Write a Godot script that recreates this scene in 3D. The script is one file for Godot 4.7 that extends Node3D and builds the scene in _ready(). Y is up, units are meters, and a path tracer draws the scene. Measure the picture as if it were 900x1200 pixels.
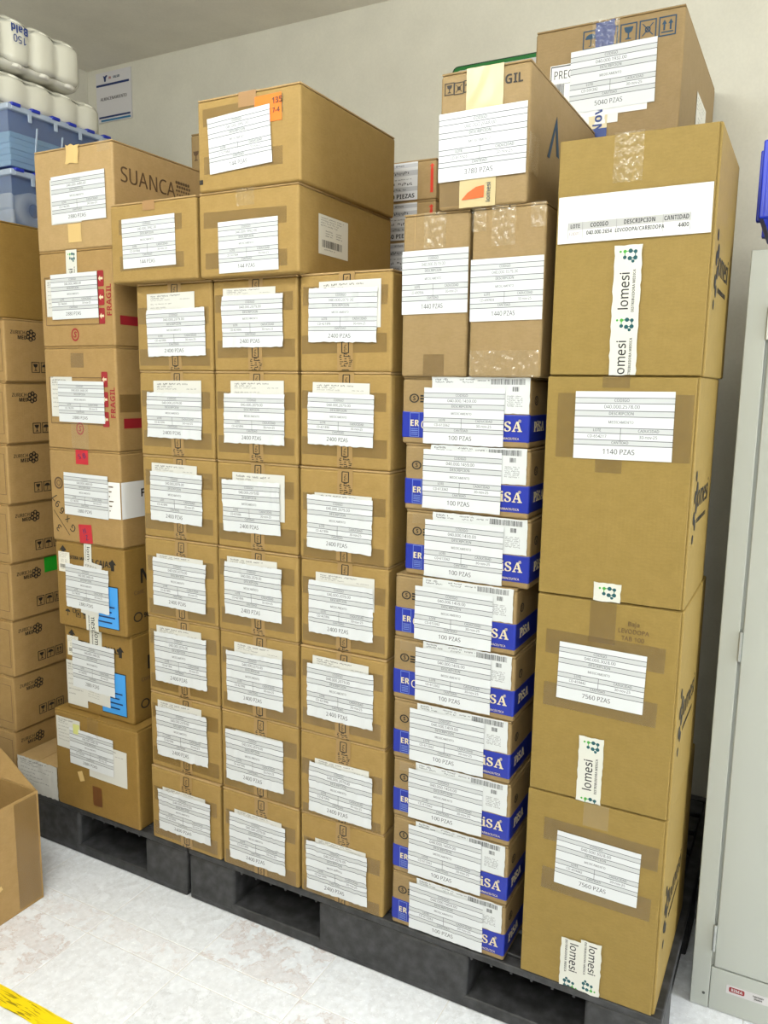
extends Node3D
# A storeroom: cartons stacked on two black plastic pallets in front of a pale wall.
# Axes: x along the stacks (right), y up, z out of the stacks towards the aisle. The fronts of the stacks stand at z = 0.

const CAM_POS := Vector3(0.0, 1.4, 1.529)
const FLOOR_TILE := 0.302
const WALL_Z := -1.1
const WALL_X := -2.86
const CEIL_Y := 2.703
const PALLET := 0.147

var M := {}
var T := {}
var names := {}
var cache := {}
var rng := RandomNumberGenerator.new()
var sans: SystemFont
var sans_bold: SystemFont
var serif_bold: SystemFont
const RIGHT := Basis(Vector3(0, 0, -1), Vector3(0, 1, 0), Vector3(1, 0, 0))


func _ready() -> void:
	rng.seed = 20240611
	# ---------- camera, surroundings, lamps, exposure ----------
	var cam := Camera3D.new()
	cam.name = "camera"
	cam.fov = rad_to_deg(2.0 * atan(600.0 / 937.02))
	cam.near = 0.05
	cam.position = CAM_POS
	cam.rotation = Vector3(-0.157135, 0.487917, 0.0144255)
	add_child(cam)
	cam.current = true
	var we := WorldEnvironment.new()
	we.name = "surroundings"
	var env := Environment.new()
	env.background_mode = Environment.BG_COLOR
	env.background_color = Color(0.5, 0.5, 0.5)
	env.background_energy_multiplier = 0.1
	env.tonemap_mode = Environment.TONE_MAPPER_LINEAR
	env.tonemap_exposure = 0.79
	env.sdfgi_enabled = true
	env.ssao_enabled = true
	env.ssil_enabled = true
	we.environment = env
	add_child(we)
	make_fonts()
	make_materials()
	ceiling_lamp(Vector3(-1.1, CEIL_Y, 1.15), 1.25, 0.52, "white batten lamp with two bare tubes, over the 2400-piece cartons")
	ceiling_lamp(Vector3(0.2, CEIL_Y, 2.45), 1.25, 0.8, "white batten lamp with two bare tubes, farther out over the aisle")
	lit_window(Vector3(2.3, 0.7, 0.1), 1.2, 1.1, 7.5)
	# ---------- the room ----------
	room()
	floor_tiles()
	# ---------- pallets, stacks, cabinet ----------
	pallet(-0.163 - 1.237, "black plastic pallet under the blue-banded boxes and large cartons")
	pallet(-1.407 - 1.237, "black plastic pallet under the cluster-logo cartons, beside the open carton")
	stack_right()
	stack_banded()
	stack_upright()
	stack_grid()
	stack_top()
	stack_fragile()
	stack_cluster()
	stack_behind()
	open_carton()
	cabinet()
	totes()
	roll_packs()
	wall_signs()


# ====================================================================== names and nodes
func numbered(called: String) -> String:
	var n: int = names.get(called, 0)
	names[called] = n + 1
	return called if n == 0 else "%s_%03d" % [called, n]


func thing(called: String, label: String, category: String, at := Vector3.ZERO, turn := 0.0, group := "") -> Node3D:
	var o := Node3D.new()
	o.name = numbered(called)
	add_child(o)
	o.position = at
	o.rotation.y = turn
	o.set_meta("label", label)
	o.set_meta("category", category)
	if group:
		o.set_meta("group", group)
	return o


func part(parent: Node, called: String, mesh: Mesh, mat: Material, at := Vector3.ZERO, basis := Basis()) -> MeshInstance3D:
	var o := MeshInstance3D.new()
	o.name = called
	o.mesh = mesh
	o.material_override = mat
	o.transform = Transform3D(basis, at)
	parent.add_child(o, true)
	return o


func structure(called: String, mesh: Mesh, mat: Material, at := Vector3.ZERO) -> MeshInstance3D:
	var o := part(self, called, mesh, mat, at)
	o.set_meta("kind", "structure")
	return o


# ====================================================================== meshes
func ramp(h: float, r: float, seg: int, n: int) -> Array:
	var a := []
	for i in seg:
		a.append(-h + r * i / seg)
	for i in n + 1:
		a.append(-h + r + (2.0 * h - 2.0 * r) * i / n)
	for i in seg:
		a.append(h - r + r * (i + 1) / seg)
	return a


# A box with rounded edges, centred on its base; the z+ face swells by "bulge".
func rbox(size: Vector3, r := 0.004, seg := 2, n := 1, bulge := 0.0) -> ArrayMesh:
	var key := "rbox%s %s %d %d %s" % [size, r, seg, n, bulge]
	if cache.has(key):
		return cache[key]
	var st := SurfaceTool.new()
	st.begin(Mesh.PRIMITIVE_TRIANGLES)
	var h := size * 0.5
	r = minf(r, minf(h.x, minf(h.y, h.z)) * 0.98)
	var inner := h - Vector3(r, r, r)
	var base := 0
	for f in 6:
		var ax := f / 2
		var sgn := 1.0 if f % 2 == 0 else -1.0
		var iu := (ax + 1) % 3
		var iv := (ax + 2) % 3
		var us := ramp(h[iu], r, seg, n)
		var vs := ramp(h[iv], r, seg, n)
		for a in us:
			for b in vs:
				var p := Vector3()
				p[ax] = sgn * h[ax]
				p[iu] = a
				p[iv] = b
				var c := p.clamp(-inner, inner)
				var nn := (p - c).normalized()
				var q := c + nn * r
				var uv := Vector2(q[iu], q[iv])
				if bulge != 0.0 and f == 4:
					var fu := clampf(q.x / size.x + 0.5, 0, 1)
					var fv := clampf(q.y / size.y + 0.5, 0, 1)
					q.z += bulge * sin(PI * fu) * sin(PI * fv)
					nn = (nn - Vector3(bulge * PI / size.x * cos(PI * fu) * sin(PI * fv), bulge * PI / size.y * sin(PI * fu) * cos(PI * fv), 0)).normalized()
				st.set_normal(nn)
				st.set_uv(uv)
				st.add_vertex(q + Vector3(0, h.y, 0))
		var m := vs.size()
		for i in us.size() - 1:
			for j in m - 1:
				var k := base + i * m + j
				if sgn > 0:
					for x in [k, k + 1, k + m, k + 1, k + m + 1, k + m]:
						st.add_index(x)
				else:
					for x in [k, k + m, k + 1, k + 1, k + m, k + m + 1]:
						st.add_index(x)
		base += us.size() * m
	cache[key] = st.commit()
	return cache[key]


# A plain plate with square edges, centred, thickness along z, UV over the front.
func plate(w: float, h: float, t: float) -> ArrayMesh:
	return prism(PackedVector2Array([Vector2(-w / 2, -h / 2), Vector2(w / 2, -h / 2), Vector2(w / 2, h / 2), Vector2(-w / 2, h / 2)]), t, Rect2(-w / 2, -h / 2, w, h))


# A polygon in xy raised to thickness t along z (from 0 to t).
func prism(poly: PackedVector2Array, t: float, uvr := Rect2(0, 0, 1, 1)) -> ArrayMesh:
	var st := SurfaceTool.new()
	st.begin(Mesh.PRIMITIVE_TRIANGLES)
	add_prism(st, poly, t, uvr)
	return st.commit()


func add_prism(st: SurfaceTool, poly: PackedVector2Array, t: float, uvr := Rect2(0, 0, 1, 1), z0 := 0.0) -> void:
	if Geometry2D.is_polygon_clockwise(poly):
		poly = poly.duplicate()
		poly.reverse()
	var tri := Geometry2D.triangulate_polygon(poly)
	for side in 2:
		st.set_normal(Vector3(0, 0, 1 if side == 0 else -1))
		for i in range(0, tri.size(), 3):
			var a := poly[tri[i]]
			var b := poly[tri[i + 1]]
			var c := poly[tri[i + 2]]
			if (b - a).cross(c - a) > 0:
				var k := b
				b = c
				c = k
			if side == 1:
				var k2 := b
				b = c
				c = k2
			for p in [a, b, c]:
				st.set_normal(Vector3(0, 0, 1 if side == 0 else -1))
				st.set_uv(Vector2((p.x - uvr.position.x) / uvr.size.x, 1.0 - (p.y - uvr.position.y) / uvr.size.y))
				st.add_vertex(Vector3(p.x, p.y, z0 + (t if side == 0 else 0.0)))
	for i in poly.size():
		var a := poly[i]
		var b := poly[(i + 1) % poly.size()]
		var nn := Vector3((b - a).y, -(b - a).x, 0).normalized()
		var v := [Vector3(a.x, a.y, z0), Vector3(b.x, b.y, z0), Vector3(b.x, b.y, z0 + t), Vector3(a.x, a.y, z0 + t)]
		for k in [0, 2, 1, 0, 3, 2]:
			st.set_normal(nn)
			st.set_uv(Vector2.ZERO)
			st.add_vertex(v[k])


func round_rect(w: float, h: float, r: float, seg := 4) -> PackedVector2Array:
	var out := PackedVector2Array()
	for c in 4:
		var o: Vector2 = Vector2(w / 2 - r, h / 2 - r) * [Vector2(1, 1), Vector2(-1, 1), Vector2(-1, -1), Vector2(1, -1)][c]
		for i in seg + 1:
			var a := PI / 2 * (c + float(i) / seg)
			out.append(o + Vector2(cos(a), sin(a)) * r)
	return out


func disc(r: float, seg := 14, at := Vector2.ZERO) -> PackedVector2Array:
	var out := PackedVector2Array()
	for i in seg:
		out.append(at + Vector2(cos(TAU * i / seg), sin(TAU * i / seg)) * r)
	return out


func add_ring(st: SurfaceTool, r0: float, r1: float, t: float, at := Vector2.ZERO, squash := 1.0, seg := 20) -> void:
	for i in seg:
		var a := TAU * i / seg
		var b := TAU * (i + 1) / seg
		var q := PackedVector2Array([Vector2(cos(a) * squash, sin(a)) * r0 + at, Vector2(cos(a) * squash, sin(a)) * r1 + at, Vector2(cos(b) * squash, sin(b)) * r1 + at, Vector2(cos(b) * squash, sin(b)) * r0 + at])
		add_prism(st, q, t)


func bar(st: SurfaceTool, x0: float, y0: float, x1: float, y1: float, t: float) -> void:
	add_prism(st, PackedVector2Array([Vector2(x0, y0), Vector2(x1, y0), Vector2(x1, y1), Vector2(x0, y1)]), t)


func add_frame(st: SurfaceTool, w: float, h: float, line: float, t: float) -> void:
	bar(st, -w / 2, h / 2 - line, w / 2, h / 2, t)
	bar(st, -w / 2, -h / 2, w / 2, -h / 2 + line, t)
	bar(st, -w / 2, -h / 2 + line, -w / 2 + line, h / 2 - line, t)
	bar(st, w / 2 - line, -h / 2 + line, w / 2, h / 2 - line, t)


func begin() -> SurfaceTool:
	var st := SurfaceTool.new()
	st.begin(Mesh.PRIMITIVE_TRIANGLES)
	return st


# A surface of revolution about y; profile = [radius, height] from the bottom up.
func lathe(profile: Array, seg := 24) -> ArrayMesh:
	var st := begin()
	st.set_smooth_group(0)
	for i in profile.size() - 1:
		for k in seg:
			var a := TAU * k / seg
			var b := TAU * (k + 1) / seg
			var p := [Vector3(cos(a) * profile[i][0], profile[i][1], sin(a) * profile[i][0]), Vector3(cos(b) * profile[i][0], profile[i][1], sin(b) * profile[i][0]), Vector3(cos(b) * profile[i + 1][0], profile[i + 1][1], sin(b) * profile[i + 1][0]), Vector3(cos(a) * profile[i + 1][0], profile[i + 1][1], sin(a) * profile[i + 1][0])]
			for x in [0, 1, 2, 0, 2, 3]:
				st.set_uv(Vector2(float(k) / seg, float(i) / profile.size()))
				st.add_vertex(p[x])
	st.index()
	st.generate_normals()
	return st.commit()


# ====================================================================== lettering and textures
func make_fonts() -> void:
	sans = SystemFont.new()
	sans.font_names = PackedStringArray(["Droid Sans"])
	sans_bold = SystemFont.new()
	sans_bold.font_names = PackedStringArray(["Droid Sans"])
	sans_bold.font_weight = 700
	serif_bold = SystemFont.new()
	serif_bold.font_names = PackedStringArray(["Droid Serif"])
	serif_bold.font_weight = 700


func text_mesh(text: String, high: float, font: Font, depth := 0.0004) -> TextMesh:
	var key := "text%s %s %d" % [text, high, font.get_instance_id()]
	if cache.has(key):
		return cache[key]
	var tm := TextMesh.new()
	tm.text = text
	tm.font = font
	tm.font_size = 48
	tm.pixel_size = high / 48.0 / 0.72
	tm.depth = depth
	tm.curve_step = 4.0
	cache[key] = tm
	return tm


# Writes text into an image: centre (or left end) at c, capital height in pixels, angle in degrees (clockwise on the picture).
func write(im: Image, text: String, c: Vector2, high: float, col: Color, font: Font, angle := 0.0, left := false) -> void:
	var tm := TextMesh.new()
	tm.text = text
	tm.font = font
	tm.font_size = 32
	tm.pixel_size = high / 32.0 / 0.72
	tm.depth = 0.0
	tm.curve_step = 4.0
	tm.horizontal_alignment = HORIZONTAL_ALIGNMENT_LEFT if left else HORIZONTAL_ALIGNMENT_CENTER
	var arr := tm.get_mesh_arrays()
	var v: PackedVector3Array = arr[Mesh.ARRAY_VERTEX]
	var idx: PackedInt32Array = arr[Mesh.ARRAY_INDEX] if arr[Mesh.ARRAY_INDEX] != null else PackedInt32Array(range(v.size()))
	var rot := deg_to_rad(angle)
	for i in range(0, idx.size(), 3):
		var p := []
		for k in 3:
			var q := v[idx[i + k]]
			p.append(c + Vector2(q.x, -q.y).rotated(rot))
		fill_tri(im, p[0], p[1], p[2], col)


func fill_tri(im: Image, a: Vector2, b: Vector2, c: Vector2, col: Color) -> void:
	var area := (b - a).cross(c - a)
	if absf(area) < 1e-6:
		return
	if area < 0:
		var k := b
		b = c
		c = k
	var x0 := maxi(0, floori(minf(a.x, minf(b.x, c.x))))
	var x1 := mini(im.get_width() - 1, ceili(maxf(a.x, maxf(b.x, c.x))))
	var y0 := maxi(0, floori(minf(a.y, minf(b.y, c.y))))
	var y1 := mini(im.get_height() - 1, ceili(maxf(a.y, maxf(b.y, c.y))))
	for y in range(y0, y1 + 1):
		for x in range(x0, x1 + 1):
			var q := Vector2(x + 0.5, y + 0.5)
			if (b - a).cross(q - a) >= 0 and (c - b).cross(q - b) >= 0 and (a - c).cross(q - c) >= 0:
				im.set_pixel(x, y, col)


func fill_disc(im: Image, c: Vector2, r: float, col: Color) -> void:
	for y in range(maxi(0, int(c.y - r)), mini(im.get_height(), int(c.y + r) + 1)):
		for x in range(maxi(0, int(c.x - r)), mini(im.get_width(), int(c.x + r) + 1)):
			if Vector2(x, y).distance_to(c) <= r:
				im.set_pixel(x, y, col)


func fill_line(im: Image, a: Vector2, b: Vector2, w: float, col: Color) -> void:
	var n := (b - a).orthogonal().normalized() * w * 0.5
	fill_tri(im, a + n, b + n, b - n, col)
	fill_tri(im, a + n, b - n, a - n, col)


# A row of print too small to read: runs of little strokes.
func tiny_print(im: Image, x: int, y: int, w: int, h: int, col: Color, r: RandomNumberGenerator) -> void:
	var at := x
	while at < x + w:
		var word := r.randi_range(4, 12)
		for k in word:
			if at >= x + w:
				break
			var sw := maxi(1, h / 4)
			im.fill_rect(Rect2i(at, y + r.randi_range(0, h / 3), sw, r.randi_range(h / 2, h)), col)
			if r.randf() < 0.5:
				im.fill_rect(Rect2i(at, y + (0 if r.randf() < 0.5 else h - sw), h / 2, sw), col)
			at += maxi(2, h * 2 / 3)
		at += h


func barcode(im: Image, x: int, y: int, w: int, h: int, r: RandomNumberGenerator) -> void:
	var at := x
	while at < x + w:
		var b := r.randi_range(2, 7)
		im.fill_rect(Rect2i(at, y, b, h), Color(0.13, 0.13, 0.15))
		at += b + r.randi_range(2, 6)


func tex(im: Image, w := 0, h := 0) -> ImageTexture:
	if w:
		im.resize(w, h, Image.INTERPOLATE_TRILINEAR if false else Image.INTERPOLATE_CUBIC)
	return ImageTexture.create_from_image(im)


func paper_mat(t: Texture2D, tint := Color(1, 1, 1)) -> StandardMaterial3D:
	var m := StandardMaterial3D.new()
	m.albedo_color = tint
	m.albedo_texture = t
	m.roughness = 0.42
	m.metallic_specular = 0.45
	return m


func plain(c: Color, rough := 0.6, spec := 0.5) -> StandardMaterial3D:
	var m := StandardMaterial3D.new()
	m.albedo_color = c
	m.roughness = rough
	m.metallic_specular = spec
	return m


func stock_label(amount: String, seed_: int) -> StandardMaterial3D:
	var r := RandomNumberGenerator.new()
	r.seed = seed_
	var W := 1024
	var H := 720
	var im := Image.create(W, H, false, Image.FORMAT_RGB8)
	var white := Color(0.83, 0.84, 0.855)
	im.fill(white)
	var band := Color(0.755, 0.765, 0.78)
	var line := Color(0.3, 0.3, 0.33)
	var ink := Color(0.27, 0.27, 0.3)
	for b in [[0.09, 0.17], [0.28, 0.365], [0.53, 0.61], [0.71, 0.785]]:
		im.fill_rect(Rect2i(0, int(b[0] * H), W, int((b[1] - b[0]) * H)), band)
		im.fill_rect(Rect2i(0, int(b[0] * H), W, 7), line)
		im.fill_rect(Rect2i(0, int(b[1] * H), W, 7), line)
	im.fill_rect(Rect2i(int(W * 0.48), int(0.53 * H), 5, int(0.18 * H)), line)
	write(im, "CODIGO", Vector2(W * 0.48, H * 0.13), 30, ink, sans)
	write(im, "040.000.%d.00" % r.randi_range(1100, 5600), Vector2(W * 0.48, H * 0.225), 36, ink, sans)
	write(im, "DESCRIPCION", Vector2(W * 0.48, H * 0.322), 30, ink, sans)
	write(im, "MEDICAMENTO", Vector2(W * 0.48, H * 0.45), 27, ink, sans)
	write(im, "LOTE", Vector2(W * 0.24, H * 0.57), 28, ink, sans)
	write(im, "CADUCIDAD", Vector2(W * 0.76, H * 0.57), 28, ink, sans)
	write(im, "CD-%d" % r.randi_range(400000, 999999), Vector2(W * 0.24, H * 0.66), 30, ink, sans)
	write(im, "30-nov-25", Vector2(W * 0.76, H * 0.66), 30, ink, sans)
	write(im, "CANTIDAD", Vector2(W * 0.48, H * 0.748), 27, ink, sans)
	write(im, amount, Vector2(W * 0.47, H * 0.885), 52, Color(0.2, 0.2, 0.22), sans)
	return paper_mat(tex(im, 512, 360))


func slip_label(seed_: int) -> StandardMaterial3D:
	var r := RandomNumberGenerator.new()
	r.seed = seed_
	var im := Image.create(512, 400, false, Image.FORMAT_RGB8)
	im.fill(Color(0.81, 0.805, 0.785))
	var ink := Color(0.2, 0.2, 0.22)
	tiny_print(im, 40, 24, 330, 16, ink, r)
	tiny_print(im, 40, 50, 170, 13, ink, r)
	tiny_print(im, 40, 74, 220, 11, ink, r)
	tiny_print(im, 360, 74, 100, 9, ink, r)
	for k in 5:
		tiny_print(im, 40, 120 + k * 44, r.randi_range(150, 400), 10, ink, r)
	return paper_mat(tex(im))


func code_label(seed_: int) -> StandardMaterial3D:
	var r := RandomNumberGenerator.new()
	r.seed = seed_
	var im := Image.create(1024, 400, false, Image.FORMAT_RGB8)
	im.fill(Color(0.81, 0.82, 0.83))
	var ink := Color(0.16, 0.16, 0.18)
	tiny_print(im, 40, 20, 130, 20, ink, r)
	tiny_print(im, 40, 50, 190, 16, ink, r)
	tiny_print(im, 300, 18, 150, 16, ink, r)
	tiny_print(im, 330, 48, 120, 18, ink, r)
	tiny_print(im, 490, 30, 120, 16, ink, r)
	barcode(im, 630, 18, 340, 62, r)
	barcode(im, 850, 104, 60, 50, r)
	for k in 6:
		tiny_print(im, 800, 200 + k * 22, 150, 13, Color(0.3, 0.3, 0.32), r)
	return paper_mat(tex(im))


func small_code_label(seed_: int) -> StandardMaterial3D:
	var r := RandomNumberGenerator.new()
	r.seed = seed_
	var im := Image.create(256, 320, false, Image.FORMAT_RGB8)
	im.fill(Color(0.86, 0.85, 0.81))
	var ink := Color(0.2, 0.19, 0.18)
	for k in 4:
		tiny_print(im, 20, 20 + k * 20, 200 - k * 20, 9, ink, r)
	for k in 3:
		tiny_print(im, 60, 120 + k * 20, 60, 8, ink, r)
		tiny_print(im, 150, 120 + k * 20, 50, 8, ink, r)
	barcode(im, 30, 200, 170, 60, r)
	tiny_print(im, 50, 272, 90, 9, ink, r)
	return paper_mat(tex(im))


func make_materials() -> void:
	var r := RandomNumberGenerator.new()
	r.seed = 5
	# cardboard: fibres, flecks and soft blotches, as a multiplier on the tint of each kind of board
	var n1 := FastNoiseLite.new()
	n1.seed = 3
	n1.frequency = 0.09
	n1.fractal_octaves = 4
	var n2 := FastNoiseLite.new()
	n2.seed = 8
	n2.frequency = 0.012
	n2.fractal_octaves = 3
	var a := n1.get_seamless_image(512, 512)
	var b := n2.get_seamless_image(512, 512)
	var kr := Image.create(512, 512, false, Image.FORMAT_RGB8)
	var bump := Image.create(512, 512, false, Image.FORMAT_L8)
	for y in 512:
		for x in 512:
			var f := a.get_pixel((x / 3) % 512, y).r
			var s := b.get_pixel(x, y).r
			var v := 0.9 + 0.045 * (f - 0.5) + 0.04 * (s - 0.5) + 0.05 * (r.randf() - 0.5)
			kr.set_pixel(x, y, Color(v, v * 0.995, v * (0.985 + 0.03 * s)))
			bump.set_pixel(x, y, Color.from_hsv(0, 0, clampf(0.5 + 0.25 * sin(TAU * x / 16.0) + 0.3 * (f - 0.5) + 0.06 * (s - 0.5), 0, 1)))
	T.kraft = tex(kr)
	T.kraft_bump = tex(bump)
	var boards := {"kraft": Color(0.67, 0.55, 0.315), "kraft_gold": Color(0.615, 0.515, 0.265), "kraft_tan": Color(0.64, 0.54, 0.37), "kraft_pale": Color(0.74, 0.62, 0.425), "kraft_rose": Color(0.69, 0.56, 0.35), "kraft_dark": Color(0.61, 0.48, 0.235)}
	for k in boards:
		var m := StandardMaterial3D.new()
		m.albedo_color = boards[k]
		m.albedo_texture = T.kraft
		m.uv1_triplanar = true
		m.uv1_triplanar_sharpness = 8.0
		m.uv1_scale = Vector3(4.2, 4.2, 4.2)
		m.heightmap_enabled = true
		m.heightmap_texture = T.kraft_bump
		m.heightmap_scale = 0.012
		m.roughness = 0.62
		m.metallic_specular = 0.4
		M[k] = m
	# labels
	var seeds := 11
	for q in ["2400", "144", "100", "1440", "3780", "5040", "1140", "7560", "2880"]:
		M["label_" + q] = stock_label(q + " PZAS", seeds)
		seeds += 1
	for k in 3:
		M["slip_%d" % k] = slip_label(50 + k)
		M["code_%d" % k] = code_label(60 + k)
	M.small_code = small_code_label(71)
	M.piezas = piezas_label()
	M.strip_label = strip_label()
	M.brand_tape = brand_tape()
	M.print_tape = print_tape()
	M.crate_label = pregunta_label()
	# tapes and films
	M.tape_amber = plain(Color(0.46, 0.35, 0.16, 0.27), 0.22)
	M.tape_amber.transparency = BaseMaterial3D.TRANSPARENCY_ALPHA
	M.tape_clear = plain(Color(0.78, 0.68, 0.5, 0.1), 0.12)
	M.tape_clear.transparency = BaseMaterial3D.TRANSPARENCY_ALPHA
	M.tape_wrinkled = plain(Color(0.85, 0.78, 0.62, 0.06), 0.13, 0.7)
	M.tape_wrinkled.transparency = BaseMaterial3D.TRANSPARENCY_ALPHA
	M.masking = plain(Color(0.8, 0.68, 0.45), 0.55)
	M.tape_cream = plain(Color(0.75, 0.68, 0.51), 0.3)
	M.tape_red = plain(Color(0.72, 0.08, 0.16), 0.35)
	M.tape_brown = plain(Color(0.6, 0.46, 0.3), 0.35)
	M.patch_brown = plain(Color(0.42, 0.26, 0.13), 0.4)
	M.paper = plain(Color(0.9, 0.9, 0.9), 0.5)
	# inks
	M.ink = plain(Color(0.12, 0.1, 0.08), 0.6)
	M.ink_brown = plain(Color(0.36, 0.27, 0.18), 0.65)
	M.ink_red = plain(Color(0.58, 0.1, 0.14), 0.6)
	M.ink_blue = plain(Color(0.06, 0.2, 0.48), 0.5)
	M.ink_teal = plain(Color(0.06, 0.23, 0.34), 0.6)
	M.ink_tan = plain(Color(0.84, 0.79, 0.66), 0.6)
	M.ink_pale = plain(Color(0.42, 0.5, 0.78), 0.6)
	M.ink_orange = plain(Color(0.95, 0.34, 0.06), 0.5)
	M.ink_scarlet = plain(Color(0.85, 0.2, 0.1), 0.6)
	M.band_blue = plain(Color(0.07, 0.16, 0.6), 0.42)
	M.sticker_blue = plain(Color(0.25, 0.6, 0.9), 0.4)
	M.sticker_orange = plain(Color(0.98, 0.45, 0.05), 0.5)
	M.sticker_green = plain(Color(0.1, 0.6, 0.13), 0.5)
	M.sticker_yellow = plain(Color(0.8, 0.81, 0.5), 0.5)
	# plastics and metal
	var pn := FastNoiseLite.new()
	pn.seed = 21
	pn.frequency = 0.03
	pn.fractal_octaves = 5
	var pa := pn.get_seamless_image(256, 256)
	var pim := Image.create(256, 256, false, Image.FORMAT_RGB8)
	for y in 256:
		for x in 256:
			var v := 0.75 + 0.5 * (pa.get_pixel(x, y).r - 0.5) + 0.12 * (r.randf() - 0.5)
			pim.set_pixel(x, y, Color(v, v, v))
	T.scuff = tex(pim)
	M.pallet = plain(Color(0.275, 0.275, 0.285), 0.55)
	M.pallet.albedo_texture = T.scuff
	M.pallet.uv1_triplanar = true
	M.pallet.uv1_scale = Vector3(3, 3, 3)
	M.steel = plain(Color(0.7, 0.715, 0.695), 0.4)
	M.steel_dark = plain(Color(0.3, 0.31, 0.3), 0.5)
	M.chrome = plain(Color(0.7, 0.71, 0.7), 0.3)
	M.chrome.metallic = 0.9
	M.blue_plastic = plain(Color(0.08, 0.19, 0.75), 0.35)
	M.lid_blue = plain(Color(0.05, 0.15, 0.62), 0.35)
	M.clear_plastic = plain(Color(0.5, 0.6, 0.78, 0.3), 0.15)
	M.clear_plastic.transparency = BaseMaterial3D.TRANSPARENCY_ALPHA
	M.rim_plastic = plain(Color(0.72, 0.78, 0.86, 0.55), 0.2)
	M.rim_plastic.transparency = BaseMaterial3D.TRANSPARENCY_ALPHA
	M.tissue = plain(Color(0.9, 0.89, 0.84), 0.9)
	M.film = plain(Color(0.86, 0.85, 0.79, 0.82), 0.2)
	M.film.transparency = BaseMaterial3D.TRANSPARENCY_ALPHA
	M.core = plain(Color(0.5, 0.42, 0.33), 0.8)
	M.aqua_paper = plain(Color(0.62, 0.82, 0.88), 0.8)
	# room
	var wn := FastNoiseLite.new()
	wn.seed = 33
	wn.frequency = 0.02
	wn.fractal_octaves = 4
	var wa := wn.get_seamless_image(256, 256)
	var wim := Image.create(256, 256, false, Image.FORMAT_RGB8)
	for y in 256:
		for x in 256:
			var v := 0.97 + 0.04 * (wa.get_pixel(x, y).r - 0.5) + 0.02 * (r.randf() - 0.5)
			wim.set_pixel(x, y, Color(v, v, v))
	T.paint = tex(wim)
	M.wall = plain(Color(0.845, 0.83, 0.775), 0.75)
	M.ceiling = plain(Color(0.96, 0.94, 0.89), 0.85)
	for k in ["wall", "ceiling"]:
		M[k].albedo_texture = T.paint
		M[k].uv1_triplanar = true
		M[k].uv1_world_triplanar = true
		M[k].uv1_scale = Vector3(0.9, 0.9, 0.9)
	M.grout = plain(Color(0.86, 0.85, 0.83), 0.8)
	M.tile = []
	for k in 5:
		M.tile.append(marble(k))
	M.tape_yellow = plain(Color(0.95, 0.83, 0.02), 0.45)
	M.tape_yellow.albedo_texture = worn_texture()
	M.sign_white = plain(Color(0.8, 0.79, 0.8), 0.4)
	M.sign_navy = plain(Color(0.06, 0.16, 0.38), 0.4)
	M.sign_blue = plain(Color(0.1, 0.42, 0.6), 0.4)
	M.sign_green = plain(Color(0.04, 0.45, 0.16), 0.4)
	M.sign_dark_green = plain(Color(0.02, 0.22, 0.09), 0.4)
	M.lamp = plain(Color(0.95, 0.95, 0.95), 0.5)
	M.lamp.emission_enabled = true
	M.lamp.emission = Color(0.985, 1.0, 0.99)
	M.lamp.emission_energy_multiplier = 2.0
	M.daylight_pane = plain(Color(0.9, 0.9, 0.9), 0.4)
	M.daylight_pane.emission_enabled = true
	M.daylight_pane.emission = Color(0.96, 0.985, 1.0)
	M.daylight_pane.emission_energy_multiplier = 1.0
	M.lamp_frame = plain(Color(0.85, 0.85, 0.85), 0.5)


func marble(k: int) -> StandardMaterial3D:
	var n := FastNoiseLite.new()
	n.seed = 90 + k
	n.frequency = 0.013
	n.fractal_octaves = 6
	n.fractal_gain = 0.58
	n.domain_warp_enabled = true
	n.domain_warp_amplitude = 60.0
	n.domain_warp_frequency = 0.012
	var n2 := FastNoiseLite.new()
	n2.seed = 190 + k
	n2.frequency = 0.05
	n2.fractal_octaves = 4
	var r := RandomNumberGenerator.new()
	r.seed = 400 + k
	var im := Image.create(256, 256, false, Image.FORMAT_RGB8)
	var vein: Color = [Color(0.76, 0.76, 0.77), Color(0.78, 0.775, 0.785), Color(0.75, 0.685, 0.67), Color(0.8, 0.755, 0.75), Color(0.72, 0.725, 0.74)][k]
	var strength: float = [0.5, 0.42, 0.85, 0.6, 0.6][k]
	for y in 256:
		for x in 256:
			var v := n.get_noise_2d(x, y)
			var w := pow(clampf(1.0 - absf(v) * 6.0, 0, 1), 2.5) * strength * 0.8 + clampf(v * 0.8 + 0.1, 0, 0.45) * strength * 0.8
			var c := Color(0.915, 0.925, 0.95).lerp(vein, clampf(w, 0, 1))
			var d := 1.0 + 0.05 * n2.get_noise_2d(x, y) + 0.015 * (r.randf() - 0.5)
			if n2.get_noise_2d(x * 2.0 + 300.0, y * 2.0) > 0.42:
				d += 0.05
			im.set_pixel(x, y, Color(c.r * d, c.g * d, c.b * d))
	var m := paper_mat(tex(im))
	m.roughness = 0.28
	m.metallic_specular = 0.5
	return m


func worn_texture() -> Texture2D:
	var n := FastNoiseLite.new()
	n.seed = 77
	n.frequency = 0.04
	n.fractal_octaves = 5
	var im := Image.create(512, 128, false, Image.FORMAT_RGB8)
	for y in 128:
		for x in 512:
			var v := n.get_noise_2d(x * 0.6, y * 1.4)
			var dirty := clampf((v - 0.08) * 6.0, 0, 1) * clampf(1.2 - absf(x - 205.0) / 45.0, 0, 1)
			var c := Color(1, 1, 1).lerp(Color(0.45, 0.42, 0.25), dirty * 0.75)
			im.set_pixel(x, y, c)
	return tex(im)


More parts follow.
